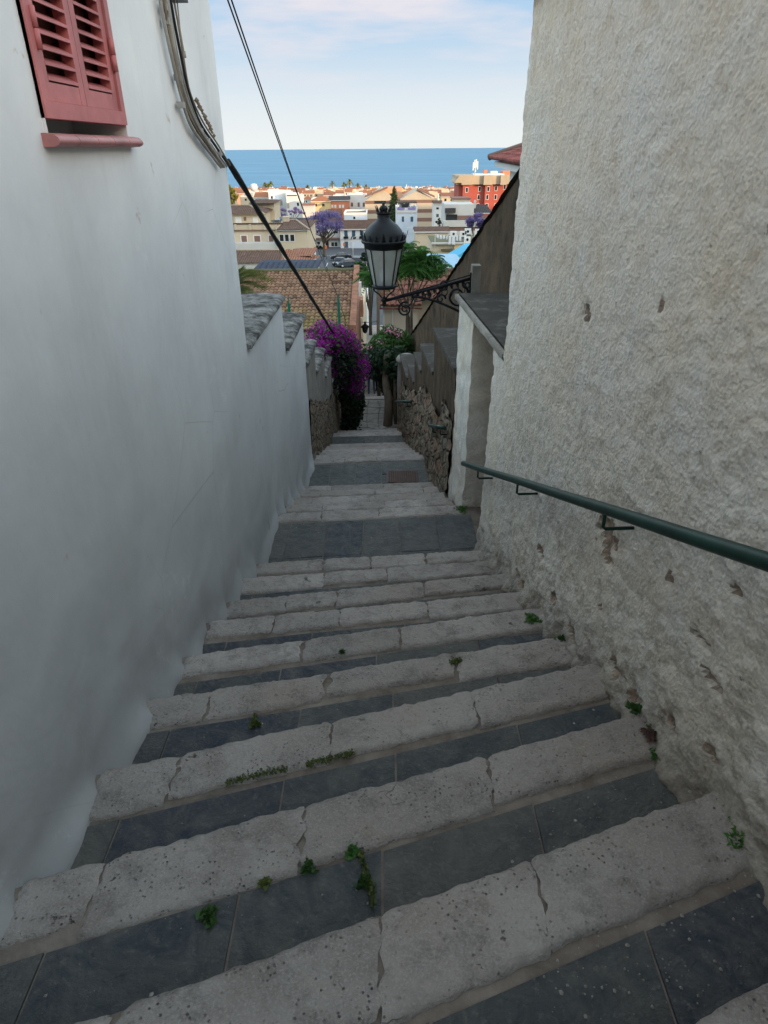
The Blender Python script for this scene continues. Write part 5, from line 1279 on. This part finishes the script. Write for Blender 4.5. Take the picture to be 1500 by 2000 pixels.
p = atY(496, 366, 300); rt = thing('water_tank', (p.x, p.y, p.z-3), 'round white water tank on a stand, left above the orange gable roof', 'water tank'); k_ = MB(); k_.lathe([(.3, -1.3), (1.3, -1.2), (1.45, 0), (1.3, 1.1), (.4, 1.4)], tuple(p), 14); k_.build('tank', M['w_white'], rt); k_ = MB(); k_.box(p.x-.5, p.x+.5, p.y-.5, p.y+.5, p.z-5, p.z-1.25); k_.build('stand', M['w_white'], rt)
h = House('house', 590, 612, 402, 232, 7, 'w_pale', 'small pale house with a terracotta roof left of the yellow house'); h.roof('gable', 396, 'tile_red', .2)
h = House('house', 828, 862, 378, 330, 9, 'w_white', 'white house with a terracotta roof behind the striped apartments, near the red building'); h.roof('gable', 371, 'tile_red', .3); h.win0(836, 382, 840, 386)
h = House('house', 862, 893, 384, 300, 9, 'w_cream', 'cream house with a tiled roof directly left of the red building'); h.roof('gable', 377, 'tile_red', .3); h.win0(868, 388, 872, 393); h.win0(880, 388, 884, 393)
# rows of smaller houses towards the sea
q = random.Random(21); cnt = 0
for Yr, vt, (ua, ub) in ((560, 369.5, (435, 905)), (600, 369, (435, 905)), (500, 370.5, (435, 900)), (440, 372.5, (438, 900)), (390, 375, (440, 895)), (350, 377, (455, 860)), (318, 381, (585, 860)), (290, 389, (585, 612))):
    u = ua+q.uniform(0, 8)
    while u < ub:
        wpx = q.uniform(12, 24)*420/ (Yr+120); 
        v = vt+q.uniform(-2.6, 2.2); wall = q.choice(['w_white']*5+['w_cream', 'w_pale', 'w_cream', 'w_orange2', 'w_yellow', 'w_beige']); kind = q.choice(['gable', 'hip', 'flat', 'flat', 'gable', 'flat'])
        cn_ = {'w_white': 'white', 'w_cream': 'cream', 'w_pale': 'off white', 'w_orange2': 'salmon', 'w_yellow': 'yellow', 'w_beige': 'beige'}[wall]
        zone = 'left of the thin wires' if u < 560 else 'between wires and lantern' if u < 715 else 'right of the lantern'
        rn_ = {'gable': 'orange gabled', 'hip': 'orange hipped', 'flat': 'flat roofed'}[kind]
        row_ = 'by the shore' if Yr >= 500 else 'behind the nearer rows' if Yr >= 390 else 'in the nearer sunlit rows'
        h = House('house', u, u+wpx, v, Yr+q.uniform(-8, 8), q.uniform(7, 10), wall, 'small %s %s house %s %s' % (cn_, rn_, row_, zone), 'house', 'sunlit %s %s houses %s %s' % (cn_, rn_, row_, zone))
        if kind == 'flat':
            h.flat(q.uniform(.3, .8), M[wall])
            if q.random() < .5:
                uu = u+wpx*q.uniform(.1, .5); h.block(uu, uu+wpx*.35, v-q.uniform(3, 5), v+.3, 2, 3, q.choice(['w_white', wall, 'w_stone']), 'stairwell')
        else:
            h.roof(kind, None, q.choice(['tile_orange', 'tile_red', 'tile_orange']), .3)
        if q.random() < .4:
            uu = u+wpx*q.uniform(.2, .8); h.block(uu, uu+.35, v-q.uniform(4, 7), v+.5, 3, .12, 'w_pale', 'aerial')
        if q.random() < .5: h.chim(u+wpx*q.uniform(.2, .8), v-q.uniform(3, 6), .3, q.choice(['w_white', 'w_orange2']))
        for j in range(q.randint(1, 3)):
            a = u+wpx*(.12+.3*j); 
            if a+wpx*.14 < u+wpx: h.win0(a, v+1.6, a+wpx*.14, v+4.2+q.uniform(0, 1.5), q.choice(['pane', 'w_brown', 'w_stone', 'shutter_blue']))
        cnt += 1; u += wpx+q.uniform(-1, 9)
print('fill houses', cnt)

# ------------------------------------------------------------------ trees of the town
def ptree(u, v, ru, rv, Y, n, ls, mat, label, name='tree', group=None, ncl=16, base=None, seed=1, trunk=.2, hz_=None, limbs=8):
    c = atY(u, v, Y); pm = (atY(u+1, v, Y)-c).length; rx = ru*pm; rz_ = rv*pm; b = base if base is not None else G(c.x, Y)
    return tree(name, (c.x, Y, b), c.z-b, tuple(c), (rx, rx*.8, rz_), n, ls, mat, label, 'tree', group, ncl, min(rx, rz_)*.42, trunk, seed=seed, limbs=limbs)
ptree(630, 436, 36, 25, 148, 7000, .15, 'jac', 'large jacaranda in purple bloom with bare dark limbs by the car park', 'jacaranda', ncl=34, base=-19.9, seed=5, trunk=.32, limbs=16)
ptree(566, 414, 34, 8, 205, 4500, .2, 'jac', 'wide low jacaranda in bloom behind the villa roofs', 'jacaranda', ncl=16, seed=6)
ptree(935, 434, 23, 15, 118, 6500, .14, 'jac', 'dense violet jacaranda against the grey roofed villa on the right', 'jacaranda', ncl=18, seed=7)
ptree(449, 378, 13, 17, 190, 3500, .26, 'leaf_gold', 'sunlit yellow green tree beside the left house corner', seed=8)
ptree(524, 361, 10, 4, 560, 500, .6, 'leaf_gold', 'low sunlit tree on the shore above the orange gable roof', seed=9)
ptree(704, 527, 12, 14, 78, 3200, .16, 'leaf', 'green bushy tree at the street behind the lantern', seed=11)
ptree(722, 548, 14, 16, 60, 3000, .12, 'leaf_olive', 'olive green tree above the lower street', seed=12)
ptree(718, 500, 16, 8, 112, 3000, .2, 'leaf_dark', 'dark hedge like tree beyond the parked cars', seed=13)
ptree(706, 575, 10, 18, 44, 3000, .09, 'leaf_olive', 'grey green tree beside the brick party wall', seed=14)
ptree(620, 484, 22, 3.2, 160, 1800, .22, 'leaf_dark', 'clipped dark hedge in front of the balcony house', 'hedge', seed=15)
ptree(860, 432, 10, 5, 200, 900, .2, 'leaf_dark', 'dark shrubs between the apartments and the grey roofed villa', 'shrub', seed=16)
# conifer
p = atY(770, 440, 205); b = atY(770, 364, 205); rt = thing('conifer', (p.x, 205, G(p.x, 205)), 'tall pointed conifer in front of the striped apartments', 'tree')
k_ = MB(); k_.tube([(p.x, 205, G(p.x, 205)), (p.x, 205, b.z-.6)], [.3, .04], 6); k_.build('trunk', M['bark'], rt)
cs = []
for i in range(90):
    t = (i+.5)/90; r_ = 2.6*(1-t)**.8+.12; a = i*2.4; z_ = p.z-2+(b.z-p.z+2)*t; cs.append(((p.x+r_*.6*math.cos(a), 205+r_*.6*math.sin(a), z_), (r_*.5+.15, r_*.5+.15, .35)))
C, t = clumps(cs, 8000); V, t = leaf_quads(C, .22, 1.8, .4, tone=t); leaf_obj('crown', V, t, M['leaf_con'], rt)
# palms on the shore
def palm(u, v, Y, hgt, R_, label):
    c = atY(u, v, Y); rt = thing('palm_tree', (c.x, Y, c.z-hgt), label, 'palm', 'palms along the shore'); k_ = MB(); k_.tube([(c.x, Y, c.z-hgt), (c.x, Y, c.z)], [.4, .3], 6); k_.build('trunk', M['bark'], rt)
    Vs = []; ts = []
    for j in range(44):
        a = q.uniform(0, 6.28); el = q.uniform(-.5, 1.4); d0 = Vector((math.cos(a)*math.cos(el), math.sin(a)*math.cos(el), math.sin(el))); side = d0.cross(Vector((0, 0, 1))).normalized()*.38
        prev = Vector(c)
        for i in range(1, 4):
            s_ = i/3; pp = Vector(c)+d0*R_*s_+Vector((0, 0, -.5*s_*s_*R_)); Vs += [prev-side, prev+side, pp+side*(1.1-s_), pp-side*(1.1-s_)]; ts.append(q.uniform(.2, 1)); prev = pp
    leaf_obj('crown', np.array([tuple(x) for x in Vs]), ts, M['leaf_gold'], rt)
for i, (u, v, r_) in enumerate([(517, 360, 3), (529, 358, 3.2), (601, 364, 2.4), (649, 357, 3.2), (672, 359, 2.8), (683, 354, 3.8), (699, 361, 2.8), (715, 363, 2.6)]):
    palm(u, v, 545, 14, r_, ['palm by the shore at the far left, the left of a pair', 'palm by the shore at the far left, the right of a pair', 'short palm by the shore behind the thin wires', 'lone fan palm by the shore, left of the tall palm cluster', 'shorter palm touching the tallest palm on its left', 'tallest palm on the shore line', 'palm just right of the tallest palm', 'rightmost shore palm, nearest the lantern'][i])

# ------------------------------------------------------------------ small things
# cars
def make_car(x, y, z, rz, paint_, label):
    rt = thing('parked_car', (x, y, z), label, 'car', 'cars in the car park'); T = Matrix.Translation((x, y, z)) @ Matrix.Rotation(rz, 4, 'Z')
    def part(nm, mat, fn, par=None):
        k_ = MB(); k_.T = T; fn(k_); return k_.build(nm, mat, par or rt)
    prof = [(-2.1, .35), (-2.12, .75), (-1.9, .92), (-1.05, .98), (-.55, 1.40), (.75, 1.44), (1.45, 1.02), (2.0, .95), (2.12, .70), (2.1, .35)]
    def body(k_):
        k_.smooth = False
        L_ = [(-.86, 0), (-.80, .05)]
        n = len(prof); vs = []
        for yq, ins in ((-.84, .10), (-.88, 0), (.88, 0), (.84, .10)):
            for (a, b) in prof:
                tk = .16 if b > 1.2 else 0; sgn = 1 if yq < 0 else -1
                vs.append((a*(1-.02*(ins > 0)), yq+sgn*tk, b))
        k_.add(vs, [(r_*n+i, r_*n+i+1, (r_+1)*n+i+1, (r_+1)*n+i) for r_ in range(3) for i in range(n-1)]+[tuple(range(n)), tuple(range(3*n, 4*n))[::-1], (0, n, 2*n, 3*n), (n-1, 4*n-1, 3*n-1, 2*n-1)])
    part('body', M[paint_], body)
    def glass(k_):
        for s_ in (-1, 1):
            k_.prism([(-.90, s_*.885, 1.0), (-.50, s_*.755, 1.36), (.66, s_*.755, 1.38), (1.22, s_*.885, 1.03)], (0, s_*.012, 0))
        k_.prism([(-1.06, -.70, 1.0), (-1.06, .70, 1.0), (-.60, .62, 1.385), (-.60, -.62, 1.385)], (-.02, 0, .012)); k_.prism([(1.42, -.70, 1.06), (1.42, .70, 1.06), (.82, .62, 1.42), (.82, -.62, 1.42)], (.02, 0, .012))
    part('window', M['pane'], glass)
    for a in (-1.3, 1.3):
        for s_ in (-1, 1):
            w_ = part('wheel', M['rubber'], lambda k_: k_.tube([(a, s_*.70, .32), (a, s_*.90, .32)], .32, 14)); part('rim', M['w_pale'], lambda k_: k_.tube([(a, s_*.90, .32), (a, s_*.91, .32)], .19, 10), w_)
    for s_ in (-1, 1):
        part('headlight', M['frame_white'], lambda k_: k_.box(-2.13, -2.05, s_*.62-.16, s_*.62+.16, .66, .80)); part('tail_light', M['red_paint'], lambda k_: k_.box(2.05, 2.13, s_*.66-.14, s_*.66+.14, .70, .86))
for (u, v, rz, pt, lb_) in [(664, 518, R(75), 'car_dark', 'dark hatchback, leftmost of the cars parked in a cluster'), (679, 521, R(20), 'car_blue', 'blue grey car parked in the middle of the cluster'), (697, 517, R(80), 'car_dark', 'dark car parked right of the blue grey one'), (666, 508, R(10), 'car_dark', 'dark car parked behind the leftmost hatchback')]:
    p = atZ(u, v, -19.88); make_car(p.x, p.y, -19.88, rz, pt, lb_)
p = atZ(714, 556, -18.3); make_car(p.x, p.y, -18.25, R(88), 'car_white', 'white car standing on the lower street between the trees')
# posts with orange heads
for i, (u, vb, lb_) in enumerate([(614, 508, 'post with an orange head at the car park, left of three'), (638, 506, 'post with a red orange head at the car park, middle of three'), (673, 500, 'post with an orange head at the car park, right of three')]):
    p = atZ(u, vb, -19.88); rt = thing('sign_post', tuple(p), lb_, 'sign post', 'orange headed posts at the car park'); k_ = MB(); k_.tube([p, p+Vector((0, 0, 2.0))], .06, 6); k_.build('pole', M['w_brown'], rt)
    k_ = MB(); k_.box(p.x-.22, p.x+.22, p.y-.08, p.y+.08, p.z+2.0, p.z+2.6); k_.build('head', M['orange_paint'], rt)
p = atZ(690, 512, -19.88); t_ = p+Vector((0, 0, 4.6)); rt = thing('street_light', tuple(p), 'slim grey street light with a long arm over the car park', 'street light'); k_ = MB(); k_.tube([p, t_], .07, 6); k_.tube([t_, t_+Vector((1.6, 0, .3)), t_+Vector((3.0, 0, .35))], .06, 6); k_.build('pole', M['w_pale'], rt); k_ = MB(); k_.box(t_.x+2.7, t_.x+3.4, t_.y-.12, t_.y+.12, t_.z+.28, t_.z+.42); k_.build('head', M['w_pale'], rt)
# parking bay lines
k_ = MB()
for i in range(9): x = -16+2.6*i; k_.poly([(x, 134, -19.894), (x+.12, 134, -19.894), (x+.12, 139, -19.894), (x, 139, -19.894)])
k_.poly([(-20, 149, -19.894), (5, 149, -19.894), (5, 149.15, -19.894), (-20, 149.15, -19.894)]); struct(k_, 'road_marking', M['frame_white'], (-16, 134, -19.89))
k_ = MB(); k_.poly([(-34, 124.4, -19.894), (6, 124.4, -19.894), (6, 126.5, -19.894), (-34, 126.5, -19.894)]); struct(k_, 'pavement', M['w_stone'], (-16, 124, -19.89))
# green posts on the garden wall
for (u, v0, v1, lb_) in [(561, 581, 606, 'short green metal fence post in front of the old tiled roof'), (659, 575, 632, 'tall green metal fence post where the thin wires end, above the bougainvillea')]:
    a, b = atY(u, v0, 17), atY(u, v1, 17); k_ = MB(); k_.prism([(a.x-.01, 17, a.z-.10), (a.x+.030, 17, a.z+.04), (a.x+.030, 17, a.z-1.6), (a.x-.01, 17, a.z-1.6)], (0, .05, 0)); k_.box(a.x+.034, a.x+.052, 17, 17.04, a.z-1.6, a.z-.15)
    tag(k_.build('fence_post', M['green_post'], None, (a.x, 17, a.z-1.6)), lb_, 'fence post')
# wooden pole and hanging wires
k_ = MB(); k_.tube([(-.17, 26, -9.6), (-.16, 26, -4.35)], [.075, .06], 9); rt = thing('utility_pole', (-.17, 26, -9.5), 'dark wooden utility pole left of the small beige house', 'pole'); k_.build('shaft', M['wood'], rt)
def wire(u0, v0, Y0, u1, v1, Y1, sag, r, lb_):
    a, b = atY(u0, v0, Y0), atY(u1, v1, Y1); pts = [a.lerp(b, t)+Vector((0, 0, -sag*math.sin(math.pi*t))) for t in lin(0, 1, 14)]; k_ = MB(); k_.tube(pts, r, 5); tag(k_.build('overhead_wire', M['cable'], None, tuple(a)), lb_, 'wire')
wire(566, 584, 17, 738, 532, 26, .1, .008, 'thin wire rising across the old tiled roof to the lantern side')
wire(659, 577, 17, 700, 690, 24, .1, .007, 'thin wire dropping from the tall green post')
wire(700, 628, 33, 738, 627, 26, .05, .012, 'short wire spanning the lower alley with the hanging lantern')
p = atY(713, 640, 30); rt = thing('hanging_lantern', tuple(p), 'small black lantern hanging over the lower alley steps', 'lantern'); k_ = MB(); k_.lathe([(.01, .28), (.04, .26), (.05, .16), (.19, .06), (.20, .02)], tuple(p), 12); k_.build('cap', M['iron'], rt); k_ = MB(); k_.lathe([(.15, .02), (.10, -.20), (.02, -.26)], tuple(p), 8); k_.build('glass', M['pane'], rt)
# houses on the left of the lower alley
h = House('house', 698, 708, 621, 33, 8, 'w_cream', 'cream house end wall with a brick top, left side of the lower alley'); h.block(697, 709, 586, 619, .2, 1.0, 'brick', 'chimney'); h.block(700, 706, 552, 588, 1.4, .3, 'w_pale', 'chimney')
h = House('house', 700, 716, 596, 66, 9, 'w_white', 'white house at the foot of the lower alley steps'); h.win0(706, 604, 709, 612)
mb = MB(); mb.box(.60, 1.3, 30, 62, -20, -9.6); tag(mb.build('boundary_wall', M['grey_render'], None, (.9, 30, -12)), 'plain grey wall along the right side of the lower alley', 'wall')
mb = MB(); mb.box(-3.2, -2.25, 42, 72, -20, -12.6); tag(mb.build('boundary_wall', M['w_white'], None, (-2.6, 42, -14)), 'whitewashed wall along the left side of the lower alley', 'wall')
# people on the low landing
def make_person(x, y, z, label, low, top, seed, face=math.pi):
    o = thing('person', (x, y, z), label, 'person'); T = Matrix.Translation((x, y, z)) @ Matrix.Rotation(face, 4, 'Z')
    st = .06*seed
    J = [(0, 0, .95, .12), (0, 0, 1.2, .13), (0, 0, 1.40, .14), (0, -.01, 1.50, .055), (0, -.01, 1.62, .085), (0, -.015, 1.70, .075)]
    E_ = [(0, 1), (1, 2), (2, 3), (3, 4), (4, 5)]
    for s_ in (-1, 1):
        n = len(J); J += [(s_*.10, 0, .88, .095), (s_*.115, .02*s_, .50, .062), (s_*.12, -.02*s_, .09, .042), (s_*.125, .14, .035, .035)]; E_ += [(0, n), (n, n+1), (n+1, n+2), (n+2, n+3)]
        n = len(J); J += [(s_*.19, 0, 1.42, .055), (s_*.25, .01, 1.14, .042), (s_*.24, .09, .90, .030), (s_*.235, .12, .80, .035)]; E_ += [(2, n), (n, n+1), (n+1, n+2), (n+2, n+3)]
    me = bpy.data.meshes.new('body'); me.from_pydata([j[:3] for j in J], E_, []); b = bpy.data.objects.new('body', me); COL.objects.link(b)
    sk = b.modifiers.new('s', 'SKIN'); su = b.modifiers.new('u', 'SUBSURF'); su.levels = su.render_levels = 2
    for i, j in enumerate(J): me.skin_vertices[0].data[i].radius = (j[3], j[3])
    me.skin_vertices[0].data[0].use_root = True
    bpy.context.view_layer.update(); dg = bpy.context.evaluated_depsgraph_get(); ev = bpy.data.meshes.new_from_object(b.evaluated_get(dg))
    bpy.data.objects.remove(b)
    # head ovalled and clothed by height
    for m_ in (M[top], M[low], M['skin'], M['hair'], M['rubber']): ev.materials.append(m_)
    for p_ in ev.polygons:
        c = p_.center; mi = 0
        if c.z < .95: mi = 1
        if c.z < .07: mi = 4
        if c.z > 1.47: mi = 2
        if c.z > 1.60 and c.y < .05 or c.z > 1.72: mi = 3
        if abs(c.x) > .19 and c.z < 1.20: mi = 2
        p_.material_index = mi; p_.use_smooth = True
    b = bpy.data.objects.new('body', ev); COL.objects.link(b); b.parent = o; b.rotation_euler = (0, 0, face)
    k_ = MB(); k_.T = T; k_.lathe([(.02, .13), (.07, .11), (.095, .05), (.10, -.02), (.09, -.10), (.05, -.12)], (0, -.03, 1.66), 12); k_.build('hair', M['hair'], o)
zp = ZLAND
make_person(-.50, 28.0, zp, 'person in blue jeans standing on the lower landing, the left one', 'jeans', 'grey_cloth', 1)
make_person(-.16, 28.3, zp, 'person in black trousers standing on the lower landing, the right one', 'black_cloth', 'black_cloth', -1, math.pi*.9)
